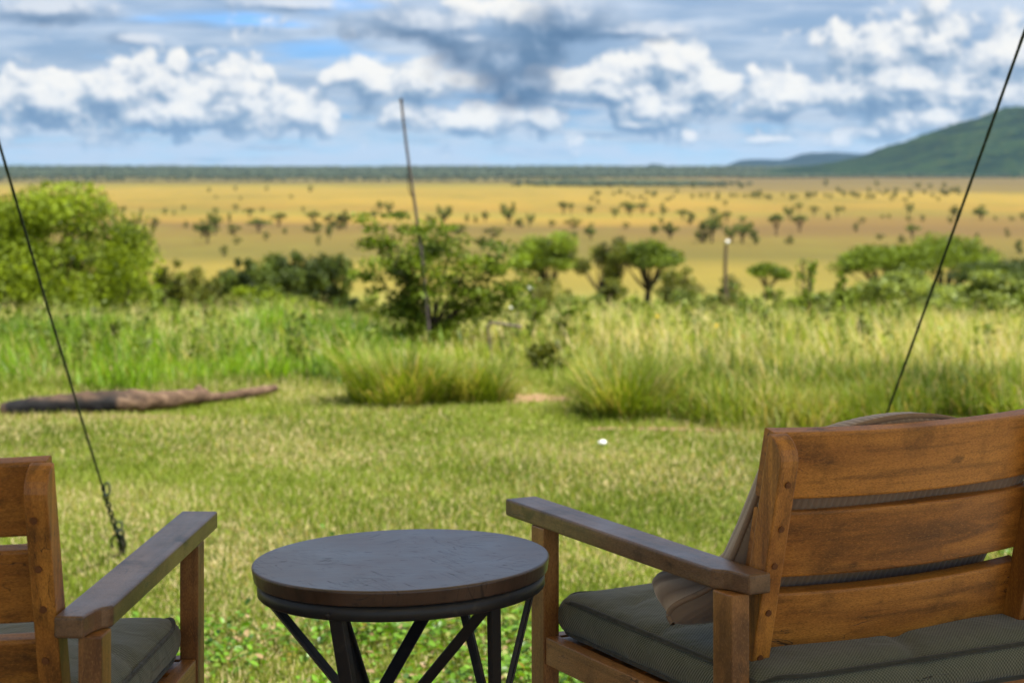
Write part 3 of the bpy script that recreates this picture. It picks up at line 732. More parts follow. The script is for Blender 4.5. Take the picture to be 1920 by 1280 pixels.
def bar(a0, a1, r0=0.2375, r1=0.187, w=0.023, fl=0.016, flip=1, w1=None):
    z0, z1 = TH-0.048, 0.009
    p0 = Vector((r0*math.cos(math.radians(a0)), r0*math.sin(math.radians(a0)), z0)); p1 = Vector((r1*math.cos(math.radians(a1)), r1*math.sin(math.radians(a1)), z1))
    d = (p1-p0).normalized(); rad = Vector((p0.x, p0.y, 0)).normalized(); t = d.cross(rad).normalized(); nn = t.cross(d).normalized()
    if nn.dot(rad) < 0: nn = -nn
    bm = bmesh.new(); L = (p1-p0).length; k = (w1 or w)/w
    def slab(ta, tb, na, nb):
        vs_ = []
        for l, kk in ((0, 1.0), (L, k)):
            for tt, n_ in ((ta,na),(tb,na),(tb,nb),(ta,nb)): vs_.append(bm.verts.new(p0+d*l+t*tt*kk+nn*n_))
        fs = [bm.faces.new(vs_[:4]), bm.faces.new(vs_[4:])] + [bm.faces.new((vs_[m2], vs_[(m2+1)%4], vs_[(m2+1)%4+4], vs_[m2+4])) for m2 in range(4)]
        bmesh.ops.recalc_face_normals(bm, faces=fs)
        bmesh.ops.bevel(bm, geom=list({e_ for f in fs for e_ in f.edges}), offset=0.0008, segments=1, affect='EDGES')
    slab(-w/2, w/2, -0.004, 0.0)
    if fl: slab(flip*w/2-flip*0.004 if flip > 0 else -w/2, flip*w/2 if flip > 0 else -w/2+0.004, -fl, -0.0042)
    return mesh_bm('leg', bm, metal, table)
bar(-170, -48, flip=1); bar(-113, -102, flip=-1, w1=0.026); bar(-52, 178, fl=0.0, r0=0.236); bar(-47, -34, w=0.021, w1=0.016, fl=0.012); bar(12, -56, w=0.012, fl=0.012)
bar(68, 182, fl=0.0); bar(71, 14, w=0.018, fl=0.010); bar(130, 100)
bm = bmesh.new(); bmesh.ops.create_uvsphere(bm, u_segments=14, v_segments=8, radius=0.006, matrix=Matrix.Translation((0.243*math.cos(math.radians(-115)), 0.243*math.sin(math.radians(-115)), TH-0.042))@Matrix.Scale(0.7,4))
mesh_bm('bolt', bm, metal, table, True)
# the framework stands on four splayed feet
TS, DZ = 0.8594, 0.1615
for ob in table.children:
    ob.data.transform(Matrix.Translation((0,0,DZ))@Matrix.Scale(TS, 4))
for a_ in (45, 135, 225, 315):
    c_, s_ = math.cos(math.radians(a_)), math.sin(math.radians(a_)); bm = bmesh.new()
    box(bm, (-0.011, -0.004, 0.0), (0.011, 0.004, 0.172), 0.001, 1)
    bmesh.ops.transform(bm, verts=bm.verts, matrix=Matrix.Shear('XY', 4, (0, -0.22)))
    bmesh.ops.transform(bm, verts=bm.verts, matrix=Matrix.Translation((0.201*c_, 0.201*s_, 0.0))@Matrix.Rotation(math.radians(a_-90), 4, 'Z'))
    mesh_bm('foot', bm, metal, table)

# ------------------------------------------------------------------ grass
def unit(v): return v/(np.linalg.norm(v, axis=-1, keepdims=True)+1e-9)
def patch(x, y, f=1.0, seed=0):
    r = np.random.default_rng(seed); o = 0
    for k in range(7):
        a = r.uniform(0, 6.28); w = f*r.uniform(0.5, 2.4); o = o + np.sin(w*(x*math.cos(a)+y*math.sin(a))+r.uniform(0, 6.28))
    return o/3.2          # roughly -1..1
front = lambda x: np.where(x < -0.82, 12.25, np.where(x < 0.25, 12.4, np.where(x < 0.45, 12.0, 10.7)))+0.25*np.sin(x*3.1)+0.12*np.sin(x*8.0)
def short_blades(n, xr, yr, h, w, keep=None, seed=1):
    r = np.random.default_rng(seed)
    y = yr[0]+(yr[1]-yr[0])*r.random(n)**1.25; x = (r.random(n)*2-1)*(0.30*y+1.7)
    if keep is not None: m = keep(x, y, r); x, y = x[m], y[m]
    n = len(x); z = ground_z(x, y)
    hh = h*r.uniform(0.5, 1.5, n)*np.clip(1+0.30*patch(x, y, 2.5, 4), 0.75, 1.6)*(1+1.6*np.exp(-np.clip(front(x)-y, 0, 9)/0.22)); th = r.uniform(0, 6.28, n); lean = r.uniform(0.1, 1.1, n)
    az = r.uniform(0, 6.28, n); ww = w*r.uniform(0.7, 1.4, n)*(y/7.0)**0.5
    b = np.stack([x, y, z], 1); side = np.stack([np.cos(th), np.sin(th), 0*th], 1)*ww[:,None]/2
    tip = b + np.stack([np.sin(lean)*np.cos(az), np.sin(lean)*np.sin(az), np.cos(lean)], 1)*hh[:,None]
    v = np.stack([b-side, b+side, tip], 1).reshape(-1,3)
    p = patch(x, y, 1.1, 9)*0.16 + patch(x, y, 5.0, 12)*0.10
    tint = np.clip(0.42 + p - 0.16*np.exp(-((y-8.7+0.3*np.sin(x*2))/0.9)**2)*np.clip((x+0.8)/0.8, 0, 1) + 0.10*np.clip((y-9.8)/0.8, 0, 1) + r.normal(0, 0.17, n), 0, 0.78)  # painted shadow patch on the right mid lawn, far strip tinted as if lit
    dry = r.random(n) < np.clip(0.22 + 0.20*patch(x, y, 3.0, 21), 0.04, 0.6); tint = np.where(dry, r.uniform(0.84, 1.0, n), tint)
    return v, tint
lawn_m = leaf_mat('lawn_blades', (0.070,0.112,0.010), (0.245,0.312,0.038), 0.45, 0.6, 0.2, (0.50,0.42,0.23))
bare = lambda x, y: np.maximum(np.exp(-(((x-0.15)/0.22)**2+((y-11.6)/0.5)**2)), np.exp(-(((x-1.1)/0.75)**2+((y-10.25)/0.13)**2)))
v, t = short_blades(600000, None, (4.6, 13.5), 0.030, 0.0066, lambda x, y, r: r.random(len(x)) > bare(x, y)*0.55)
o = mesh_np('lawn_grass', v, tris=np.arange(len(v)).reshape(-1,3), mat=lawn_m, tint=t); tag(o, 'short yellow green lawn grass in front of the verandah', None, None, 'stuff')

def ground_cover(n, seed=5):
    """low broad leaves creeping over the ground beside the deck"""
    r = np.random.default_rng(seed); y = r.uniform(4.2, 8.2, n); x = (r.random(n)*2-1)*(0.30*y+1.5)
    edge = 6.40+0.60*patch(x, y, 1.6, 33)+0.35*np.clip(x, -1, 1.4)
    m = r.random(n) < np.clip((edge-y)/0.7, 0.0, 1)*np.clip(0.62+0.8*patch(x, y, 4.0, 41), 0.03, 1); x, y = x[m], y[m]; n = len(x)
    z = ground_z(x, y)+r.uniform(0.008, 0.075, n)
    s = r.uniform(0.006, 0.015, n); a = r.uniform(0, 6.28, n)
    nrm = unit(np.stack([r.normal(0,0.45,n), r.normal(0,0.45,n), np.ones(n)], 1)); t1 = unit(np.cross(nrm, np.stack([np.cos(a), np.sin(a), 0*a], 1))); t2 = np.cross(nrm, t1)
    c = np.stack([x, y, z], 1); S = s[:,None]
    ring = [(-1.0,0,0),(-0.45,0.72,0.16),(0.45,0.62,0.16),(1.15,0,-0.1),(0.45,-0.62,0.16),(-0.45,-0.72,0.16)]
    v = np.stack([c + t1*(S*p) + t2*(S*q_) + nrm*(S*k_) for p, q_, k_ in ring], 1).reshape(-1,3)
    i = np.arange(n)[:,None]*6; q = np.stack([i+np.array([[0,3,2,1]]), i+np.array([[0,5,4,3]])], 1).reshape(-1,4)
    tint = np.clip(0.40+0.25*patch(x, y, 2.2, 8)+r.normal(0,0.2,n), 0, 0.79); tint = np.where(r.random(n) < 0.08, 0.95, tint)
    o = mesh_np('ground_cover_leaves', v, q, mat=leaf_mat('cover_leaves', (0.016,0.045,0.005), (0.150,0.300,0.018), 0.40, 0.42, 0.4, (0.32,0.22,0.11), (1.2,1.25,0.4)), tint=np.repeat(tint, 2))
    tag(o, 'low bright green leaves creeping beside the deck', None, None, 'stuff')
ground_cover(130000)

def long_blades(x, y, z, h, w, bend, seed, tint, az=None, seg=3, flop=None):
    r = np.random.default_rng(seed); n = len(x)
    if az is None: az = r.uniform(0, 6.28, n)
    th = az+math.pi/2+r.normal(0, 0.5, n); d = np.stack([np.cos(az), np.sin(az)], 1); s = np.stack([np.cos(th), np.sin(th), 0*th], 1)
    L = []
    for k in range(seg+1):
        f = k/seg; out = bend*(0.25*f+0.75*f*f); up = np.sqrt(np.clip(1-(out*0.8)**2, 0.15, 1))*f
        c = np.stack([x+d[:,0]*h*out, y+d[:,1]*h*out, z+h*up], 1); wk = w*(1-f)**0.7*(0.85 if k == 0 else 1)
        if k < seg: L += [c-s*wk[:,None]/2, c+s*wk[:,None]/2]
        else: L += [c]
    V = np.stack(L, 1); m_ = V.shape[1]; i = np.arange(n)[:,None]*m_
    q = np.concatenate([i+np.array([[2*k, 2*k+1, 2*k+3, 2*k+2]]) for k in range(seg-1)], 1).reshape(-1,4) if seg > 1 else None
    t = (i+np.array([[2*seg-2, 2*seg-1, 2*seg]])).reshape(-1,3)
    tq = np.repeat(tint, seg-1) if seg > 1 else np.zeros(0)
    return V.reshape(-1,3), q, t, np.concatenate([tq, tint])
lush_m = leaf_mat('lush_grass', (0.045,0.100,0.006), (0.225,0.370,0.018), 0.48, 0.45, 0.3, (0.34,0.30,0.10), (1.2,1.25,0.4))
field_m = leaf_mat('seeding_grass', (0.070,0.118,0.008), (0.260,0.335,0.034), 0.46, 0.55, 0.2, (0.55,0.46,0.24))
tuft_m = leaf_mat('tussock_grass', (0.040,0.072,0.006), (0.205,0.270,0.020), 0.42, 0.5, 0.25, (0.42,0.32,0.12))

def stuff_grass(name, label, parts, mat):
    vs_, qs, ts, tq, tt, n = [], [], [], [], [], 0
    for V, q, t, ti in parts:
        vs_.append(V); qs.append(q+n); ts.append(t+n); tq.append(ti[:len(q)]); tt.append(ti[len(q):]); n += len(V)
    o = mesh_np(name, np.concatenate(vs_), np.concatenate(qs), np.concatenate(ts), mat, np.concatenate(tq+tt))
    return o
def field(n, yr, keep, hf, w, seed, tintf, dens=1.0):
    r = np.random.default_rng(seed); y = yr[0]*(yr[1]/yr[0])**r.random(n)
    x = (r.random(n)*2-1)*(0.30*y+1.9); m = keep(x, y, r); x, y = x[m], y[m]
    # clumped
    x = x + 0.0; z = ground_z(x, y); h = hf(x, y, r); tint = tintf(x, y, r)
    return long_blades(x, y, z-0.01, h, w*(y/12.0)**0.8*r.uniform(0.7, 1.3, len(x)), np.clip(r.normal(0.55, 0.3, len(x)), 0.05, 1.1), seed, tint)
# the lush green bank on the left
o = stuff_grass('lush_grass', '', [field(88000, (12.0, 16.5), lambda x, y, r: (x < -0.95+0.5*r.random(len(x))**2+0.15*np.sin(y*3)) & (y > front(x)) & (r.random(len(x)) < np.clip(0.55+0.8*patch(x, y, 3.4, 3), 0.05, 1)),
     lambda x, y, r: np.clip(0.24+0.11*patch(x, y, 3.6, 6)+0.05*np.clip(y-12.6, 0, 1.2), 0.09, 0.5)*r.uniform(0.45, 1.2, len(x))*np.where((x/y>-0.082)&(y<15.4),0.6,1.0), 0.012, 31,
     lambda x, y, r: np.where(r.random(len(x)) < 0.04, 0.95, np.clip(0.42+0.22*patch(x, y, 2.4, 14)+r.normal(0,0.15,len(x)), 0, 0.8)))], lush_m)
tag(o, 'lush bright green grass bank behind the burnt log', None, None, 'stuff')
# the seeding grass that covers the slope
o = stuff_grass('tall_grass', '', [
    field(205000, (11.0, 70.0), lambda x, y, r: (y > front(x)+np.where(x < -0.55, 1.0, 0.15)) & (r.random(len(x)) < np.clip(0.55+0.75*patch(x/np.sqrt(y/14), y/np.sqrt(y/14), 2.2, 17), 0.06, 1)),
          lambda x, y, r: np.clip(0.20+0.09*patch(x, y, 2.0, 19)+0.010*np.clip(y-14, 0, 60), 0.12, 0.65)*np.where((x/y>-0.080)&(x/y<0.015)&(y<15.6),0.60,1.0)*np.where((x/y>-0.1)&(x/y<0.03)&(y<29.5)&(y>=15.6),0.75,1.0)*r.uniform(0.4, 1.3, len(x)), 0.0085, 37,
          lambda x, y, r: np.where(r.random(len(x)) < 0.05+0.06*patch(x, y, 0.9, 26), r.uniform(0.84,1,len(x)), np.clip(0.45+0.22*patch(x, y, 1.0, 23)+r.normal(0,0.15,len(x)), 0, 0.8))),
    # seed heads on thin stalks
    field(35000, (12.2, 60.0), lambda x, y, r: (y > front(x)+0.7), lambda x, y, r: np.clip(0.29+0.06*patch(x, y, 1.0, 29)+0.010*np.clip(y-14, 0, 60), 0.2, 0.8)*np.where((x/y>-0.080)&(x/y<0.015)&(y<15.6),0.55,1.0)*np.where((x/y>-0.1)&(x/y<0.03)&(y<29.5)&(y>=15.6),0.75,1.0)*r.uniform(0.75, 1.25, len(x)), 0.0085, 41, lambda x, y, r: r.uniform(0.7, 1.0, len(x)))], field_m)
tag(o, 'tall yellow green seeding grass covering the slope', None, None, 'stuff')
# darker grass bank on the right
o = stuff_grass('bank_grass', '', [field(215000, (10.2, 14.0), lambda x, y, r: (x > 0.42) & (y > front(x)-0.25) & (r.random(len(x)) < np.clip(0.75+0.6*patch(x, y, 3.2, 51), 0.15, 1)*np.clip((12.4-y)/1.5, 0, 1)),
     lambda x, y, r: np.clip(0.30+0.09*patch(x, y, 3.0, 53), 0.14, 0.45)*np.clip(0.55+(y-front(x)+0.25)*1.1, 0.5, 1.0)*r.uniform(0.6, 1.2, len(x)), 0.0095, 43,
     lambda x, y, r: np.where(r.random(len(x)) < 0.12, 0.95, np.clip(0.38+0.30*patch(x, y, 2.0, 57)+r.normal(0,0.15,len(x)), 0, 0.8)))], tuft_m)
tag(o, 'dark green grass bank at the edge of the lawn', None, None, 'stuff')

def weeds(n, seed=71):
    r = np.random.default_rng(seed); y = 12.6*(55/12.6)**r.random(n); x = (r.random(n)*2-1)*(0.30*y+1.9)
    m = (y > front(x)+0.25) & (r.random(n) < np.clip(0.35+0.9*patch(x/np.sqrt(y/14), y/np.sqrt(y/14), 1.4, 77), 0.03, 1)) & ~((x/y>-0.075)&(x/y<-0.005)&(y<15.5)); x, y = x[m], y[m]; n = len(x)
    z = ground_z(x, y); h = r.uniform(0.22, 0.52, n)*np.clip(0.75+(y-12)*0.02, 0.7, 1.35)*np.where((x/y>-0.1)&(x/y<0.02)&(y<29), 0.7, 1); per = 26; az = r.uniform(0,6.28,n); ln = r.uniform(0,0.35,n)
    f = r.uniform(0.25, 1.0, (n,per)); a = r.uniform(0,6.28,(n,per)); rad = h[:,None]*0.30*(1.15-f)*r.uniform(0.2,1.1,(n,per))
    c = np.stack([x[:,None]+np.cos(az)[:,None]*ln[:,None]*h[:,None]*f+rad*np.cos(a), y[:,None]+np.sin(az)[:,None]*ln[:,None]*h[:,None]*f+rad*np.sin(a), z[:,None]+h[:,None]*f+0.02*r.normal(size=(n,per))], -1).reshape(-1,3)
    sz = np.repeat(0.020*(y/14)**0.7*r.uniform(0.7,1.4,n), per); nr = unit(r.normal(0,1,(n*per,3))+np.array([0,0,0.5])); a1 = unit(np.cross(nr, r.normal(0,1,(n*per,3)))); b1 = np.cross(nr, a1)
    s_ = (sz*r.uniform(0.6,1.4,n*per))[:,None]; V = np.stack([c-a1*s_, c+b1*s_*0.5, c+a1*s_, c-b1*s_*0.5], 1).reshape(-1,3)
    kind = np.repeat(r.normal(0.40, 0.22, n), per); tint = np.clip(kind+r.normal(0,0.14,n*per), 0, 0.8)
    V2, q2, t2, ti2 = long_blades(x, y, z, h, 0.012*(y/14)**0.7, ln, seed+1, np.full(n, 0.1), az)
    o = mesh_np('weeds', np.concatenate([V, V2]), np.concatenate([np.arange(len(V)).reshape(-1,4), q2+len(V)]), t2+len(V), leaf_mat('weed_leaves', (0.060,0.085,0.014), (0.20,0.26,0.035), 0.42), np.concatenate([tint, ti2]))
    tag(o, 'leafy weeds growing through the tall grass', None, None, 'stuff')
weeds(3600)
def tussock(cx, cy, rx, ry, n, h, label, seed):
    r = np.random.default_rng(seed); a = r.uniform(0, 6.28, n); d = np.sqrt(r.random(n))
    x = cx+rx*0.62*d*np.cos(a); y = cy+ry*0.62*d*np.sin(a); z = ground_z(x, y)
    az = np.arctan2((y-cy)/ry, (x-cx)/rx)+r.normal(0, 0.55, n)
    hh = h*r.uniform(0.25, 1.3, n)*(1-0.15*d)*(1+0.40*np.sin(a*3+seed)*d)*(1+0.3*patch(x, y, 6.0, seed)); bend = np.clip(0.15+0.85*d*r.uniform(0.6, 1.2, n), 0, 1.0)
    V, q, t, ti = long_blades(x, y, z-0.01, hh, 0.0085*r.uniform(0.7,1.3,n), bend, seed, np.where(r.random(n) < 0.10, 0.95, np.clip(0.52+0.20*np.cos(a*3+seed)+r.normal(0,0.16,n), 0, 0.8)), az, 4)
    c = np.array([cx, cy, gz(cx, cy)]); o = mesh_np('grass_tussock', V-c, q, t, tuft_m, ti); o.location = c
    return tag(o, label, 'grass tussock', 'grass tussocks at the lawn edge')
tussock(-0.66, 11.5, 0.52, 0.60, 2400, 0.33, 'rounded green grass tussock left of the bare soil gap', 61)
tussock(-0.24, 11.6, 0.42, 0.50, 1500, 0.26, 'browner grass tussock at the left rim of the bare soil gap', 62)
tussock(0.66, 10.85, 0.36, 0.40, 1500, 0.28, 'dark grass tussock at the left end of the right grass bank', 63)

# ------------------------------------------------------------------ trees and shrubs
def leaves(c, size, r, up=0.5, asp=0.6):
    n = len(c); nrm = unit(r.normal(0, 1, (n,3))+np.array([0,0,up])); a = unit(np.cross(nrm, r.normal(0,1,(n,3)))); b = np.cross(nrm, a)
    s = (size*r.uniform(0.6, 1.4, n))[:,None]
    return np.stack([c-a*s, c+b*s*asp, c+a*s, c-b*s*asp], 1).reshape(-1,3), np.arange(4*n).reshape(-1,4)
def build_tree(name, H, Wd, style, r, nleaf, leaf, trunk_r, lmat, tmat, parent, lean=0.0, cb=None, nclu=None, depth=None):
    """trunk and limbs as one tapering mesh, crown as leaves gathered in clumps; base at the parent's origin"""
    D = depth or Wd
    cb = cb if cb is not None else {'bush':0.05,'umbrella':0.52,'round':0.36,'sparse':0.30,'vase':0.12}[style]
    nclu = nclu or {'bush':34,'umbrella':20,'round':24,'sparse':14,'vase':26}[style]
    C = []; Rr = []
    for k in range(nclu):
        if style == 'umbrella':
            a = r.uniform(0, 6.28); d = math.sqrt(r.random()); zz = cb+(1-cb)*(0.90-0.42*d*d)*r.uniform(0.72, 1.0)
            C.append((d*math.cos(a)*Wd*0.40, d*math.sin(a)*D*0.40, zz*H)); Rr.append((0.18*Wd, 0.18*D, 0.095*H))
        else:
            while True:
                p = r.uniform(-1, 1, 3)
                if np.dot(p, p) < 1 and np.dot(p, p) > (0.0 if style == 'sparse' else 0.12): break
            zc = (cb+1)/2; zh = (1-cb)/2
            wscale = 1.0
            if style == 'vase': wscale = 0.55+0.45*np.clip((p[2]+1)/1.3, 0, 1)
            if style == 'bush': wscale = 1.0 if p[2] < 0.2 else 0.95
            C.append((p[0]*Wd*0.42*wscale, p[1]*D*0.42*wscale, (zc+p[2]*zh*0.88)*H)); f = r.uniform(0.7, 1.25)
            base = {'bush':0.15,'round':0.19,'sparse':0.14,'vase':0.16}[style]; Rr.append((base*Wd*f, base*D*f, base*0.75*H*f*(1-cb+0.25)))
    C = np.array(C, dtype=float); Rr = np.array(Rr, dtype=float)
    if style in ('bush', 'round', 'vase'):     # some sprays stand out beyond the mass and leave gaps between them
        m = r.random(len(C)) < 0.38; cc = np.array([0, 0, (cb+1)/2*H]); C[m] = cc+(C[m]-cc)*np.array([1.22, 1.22, 1.12]); Rr[m] *= 0.58
        C[:,2] = np.clip(C[:,2], 0.03*H, 0.97*H)
    C[:,0] += lean*C[:,2]
    acc = Acc(); fork = max(cb*0.7, 0.10)*H
    nst = 1 if style not in ('bush','vase') else 3
    fk = np.array([lean*fork, 0, fork])
    if nst == 1:
        pth = np.array([[0,0,-0.04*H],[lean*fork*0.4+0.02*H*r.normal(), 0.01*H, fork*0.5], fk]); acc.add(*tube_np(np.stack([np.interp(np.linspace(0,2,9), [0,1,2], pth[:,k]) for k in range(3)],1), np.linspace(trunk_r*1.25, trunk_r*0.8, 9), 8))
    for k in range(len(C)):
        if style in ('bush','vase'): st = np.array([r.normal()*0.04*Wd, r.normal()*0.04*D, -0.03*H])
        else: st = fk + np.array([0,0,-0.02*H])
        e = C[k]; midp = st*0.45+e*0.55; midp[2] = st[2]+(e[2]-st[2])*(0.42 if style == 'umbrella' else 0.5); midp += r.normal(0, 0.02*H, 3)
        tt = np.linspace(0,1,7)[:,None]; pth = (1-tt)**2*st+2*tt*(1-tt)*midp+tt**2*e; rr = trunk_r*(0.42 if nst == 1 else 0.55)
        acc.add(*tube_np(pth, np.linspace(rr, rr*0.18, 7), 5))
    acc.build('trunk', tmat, parent)
    k = r.choice(len(C), nleaf, p=np.prod(Rr, 1)**0.5/np.sum(np.prod(Rr, 1)**0.5))
    g = r.normal(0, 1, (nleaf, 3)); g = g/np.linalg.norm(g, axis=1, keepdims=True)*r.random((nleaf,1))**0.45*1.15
    c = C[k]+g*Rr[k]; c[:,2] = np.clip(c[:,2], 0.01*H, H*1.01)
    V, q = leaves(c, leaf*0.88, r, 0.7); ct = r.normal(0, 0.23, len(C))
    tint = np.clip(0.42+ct[k]+r.normal(0, 0.17, nleaf), 0, 0.8)
    mesh_np('crown', V, q, mat=lmat, tint=tint, parent=parent)
    return C
def plant(name, label, cat, px, ytop, wpx, Y, style, nleaf, leafpx, lmat, tmat=bark, group=None, lean=0.0, seed=1, cb=None, nclu=None, trunk_px=5, wy=None, ybase=None):
    x = (px-960)/F*Y; zb = gz(x, Y)-0.02 if ybase is None else CAMZ+(HZ-ybase)/F*Y; H = CAMZ+(HZ-ytop)/F*Y-zb
    root = empty(name, (x, Y, zb), 0, label, cat, group); r = np.random.default_rng(seed)
    build_tree(name, H, wpx*1.18/F*Y, style, r, int(nleaf*1.5), leafpx/F*Y, trunk_px/F*Y/2, lmat, tmat, root, lean, cb, nclu)
    return root
GB = 'bushes along the rim of the slope'; GT = 'acacia trees on the slope'; GS = 'slender shrubs in the tall grass'
# near the left edge
plant('bush', 'big bright yellow green bush at the left edge', 'bush', 108, 346, 350, 40, 'bush', 15000, 5.2, leaf_bush, group=GB, seed=2, nclu=64)
plant('bush', 'green bush cut off by the left frame edge', 'bush', -40, 362, 190, 43, 'bush', 6500, 5.2, leaf_bush, group=GB, seed=3)
plant('bush', 'dull green bush tucked behind the big yellow green bush', 'bush', 232, 432, 110, 52, 'bush', 3500, 4.5, leaf_acacia, group=GB, seed=4)
plant('bush', 'small olive bush right of the big yellow green bush', 'bush', 336, 486, 100, 58, 'bush', 3500, 4.2, leaf_olive, group=GB, seed=5)
plant('bush', 'low pale green bush below the dark bush row', 'bush', 478, 533, 130, 60, 'bush', 3500, 4.0, leaf_bush, group=GB, seed=6)
plant('bush', 'rounded grey green bush at the left of the dark bush row', 'bush', 452, 478, 80, 78, 'bush', 3200, 4.0, leaf_dark, group=GB, seed=7)
plant('bush', 'widest dark green bush in the middle of the bush row', 'bush', 535, 468, 130, 80, 'bush', 6000, 4.2, leaf_dark, group=GB, seed=8, nclu=44)
plant('bush', 'dark grey green bush at the right end of the bush row', 'bush', 618, 474, 92, 70, 'bush', 4200, 4.0, leaf_dark, dark_bark, group=GB, seed=9)
plant('bush', 'olive bush in front of the dark bush row', 'bush', 400, 520, 90, 56, 'bush', 2600, 4.0, leaf_olive, group=GB, seed=10)
# the small forked tree in the middle
def centre_tree():
    Y = 15.4; x = (808-960)/F*Y; zb = gz(x, Y)-0.02; s = Y/F; k_ = Y/30.0
    root = empty('forked_tree', (x, Y, zb), 0, 'small forked thorn tree with ragged crown behind the leaning pole', 'tree'); r = np.random.default_rng(77)
    P = lambda px, py, dy=0.0: np.array([(px-808)*s, dy, CAMZ+(HZ-py)*s-zb])
    acc = Acc(); fork = P(812, 618)
    acc.add(*tube_np(np.array([P(807, 668), P(809, 645), fork]), [0.075*k_, 0.06*k_, 0.05*k_], 9))
    clumps = []
    limbs = [((800,560),(752,500),0.2),((792,560),(715,452),-0.3),((822,560),(800,470),0.3),((838,560),(890,490),-0.2),((846,570),(930,500),0.3),((790,600),(740,580),-0.2),((850,590),(900,560),0.2),((775,590),(700,520),0.4),((830,540),(850,450),-0.3),((800,540),(770,430),0.0),((870,560),(960,540),0.1),((780,610),(755,632),-0.1)]
    for mpt, ept, dy in limbs:
        a, b, c = fork, P(*mpt, dy*0.5*k_), P(*ept, dy*k_); tt = np.linspace(0,1,8)[:,None]
        pth = (1-tt)**2*a+2*tt*(1-tt)*b+tt**2*c+np.cumsum(r.normal(0,0.006*k_,(8,3)),0); acc.add(*tube_np(pth, np.linspace(0.032, 0.008, 8)*k_, 6))
        for k in range(3):
            q0 = pth[4+k]; q1 = q0+r.normal(0, 1, 3)*np.array([0.16,0.16,0.10])*k_; acc.add(*tube_np(np.array([q0, (q0+q1)/2+r.normal(0,0.02*k_,3), q1]), [0.010*k_,0.007*k_,0.004*k_], 5)); clumps.append((q1, (0.20*k_,0.20*k_,0.09*k_)))
        clumps.append((c, (0.30*k_,0.26*k_,0.12*k_)))
    for (cx, cy, rx, ry, n) in ((715,440,52,26,5),(770,418,45,18,4),(740,490,68,34,5),(690,520,28,26,3),(800,470,60,40,5),(880,470,55,24,4),(915,505,60,36,6),(960,545,42,26,4),(900,560,75,36,6),(830,530,80,48,7),(745,560,56,44,6),(790,610,64,30,4),(870,600,50,24,3),(735,625,36,16,3),(960,495,36,28,4),(850,430,40,18,2)):
        for k in range(n): clumps.append((P(cx+r.normal()*rx*0.62, cy+r.normal()*ry*0.62, r.normal()*0.38*k_), (rx*s*0.46, 0.22*k_, ry*s*0.40)))
    acc.build('trunk', dark_bark, root)
    C = np.array([c for c, _ in clumps]); Rr = np.array([q for _, q in clumps]); nl = 15000
    w = np.prod(Rr,1)**0.6; k = r.choice(len(C), nl, p=w/w.sum()); g = unit(r.normal(0,1,(nl,3)))*r.random((nl,1))**0.5*1.2
    c = C[k]+g*Rr[k]; c[:,2] = np.maximum(c[:,2], 0.06); V, q = leaves(c, 0.034*k_, r, 0.8, 0.55)
    hi = np.clip((c[:,2]-1.2)/0.9, -0.3, 0.6)
    mesh_np('crown', V, q, mat=leaf_mat('thorn_tree_leaves', (0.036,0.060,0.006), (0.21,0.295,0.018), 0.42), tint=np.clip(0.36+r.normal(0,0.15,len(C))[k]+r.normal(0,0.14,nl), 0, 0.8), parent=root)
centre_tree()
plant('acacia_tree', 'rounded green acacia just right of the small forked tree', 'tree', 1030, 436, 118, 85, 'round', 4200, 3.6, leaf_acacia, dark_bark, GT, seed=21, ybase=582, trunk_px=10, cb=0.40)
plant('bush', 'loose bush under the rounded green acacia', 'bush', 1022, 515, 80, 75, 'bush', 900, 3.4, leaf_olive, dark_bark, GB, seed=22)
plant('acacia_tree', 'half bare dark acacia with thin leaning trunk left of the umbrella tree', 'tree', 1124, 432, 92, 140, 'sparse', 1900, 3.4, leaf_olive, dark_bark, GT, lean=0.06, seed=23, ybase=578, trunk_px=10)
plant('acacia_tree', 'dark trunked umbrella acacia with dense flat crown', 'tree', 1218, 448, 124, 140, 'umbrella', 4600, 3.6, leaf_acacia, dark_bark, GT, lean=-0.06, seed=24, ybase=580, trunk_px=13, cb=0.40, nclu=26)
plant('bush', 'low drooping bush beneath the half bare acacia', 'bush', 1150, 515, 50, 130, 'bush', 900, 3.4, leaf_olive, dark_bark, GB, seed=25)
plant('shrub', 'grey green shrub right of the umbrella acacia', 'shrub', 1276, 496, 92, 70, 'vase', 1500, 3.6, leaf_olive, bark, GB, seed=26)
plant('shrub', 'loose leafy shrub below the grey green shrub', 'shrub', 1290, 540, 80, 45, 'vase', 900, 4.2, leaf_pale, bark, GS, seed=27)
plant('acacia_tree', 'little umbrella acacia standing alone right of the lamp post', 'tree', 1436, 493, 76, 160, 'umbrella', 1900, 3.4, leaf_acacia, bark, GT, seed=28, ybase=560, trunk_px=6, cb=0.42)
plant('bush', 'small grey bush half hidden by the lamp post', 'bush', 1368, 510, 40, 110, 'bush', 500, 3.4, leaf_dark, bark, GB, seed=29)
plant('acacia_tree', 'low spreading umbrella acacia at the left of the right hand trees', 'tree', 1650, 460, 150, 110, 'umbrella', 5200, 3.6, leaf_acacia, dark_bark, GT, lean=0.0, seed=30, ybase=580, trunk_px=9, cb=0.42, nclu=26)
plant('acacia_tree', 'tallest dense acacia behind the right guy rope', 'tree', 1770, 438, 190, 105, 'umbrella', 7000, 3.6, leaf_acacia, dark_bark, GT, seed=31, ybase=590, trunk_px=10, cb=0.34, nclu=34)
plant('acacia_tree', 'dark flat topped acacia at the right frame edge', 'tree', 1890, 484, 190, 95, 'umbrella', 5200, 3.6, leaf_dark, dark_bark, GT, seed=32, ybase=590, trunk_px=10, cb=0.46, nclu=26)
plant('shrub', 'pale branching shrub left of the right guy rope', 'shrub', 1690, 508, 150, 36, 'vase', 4200, 4.8, leaf_pale, bark, GS, seed=33)
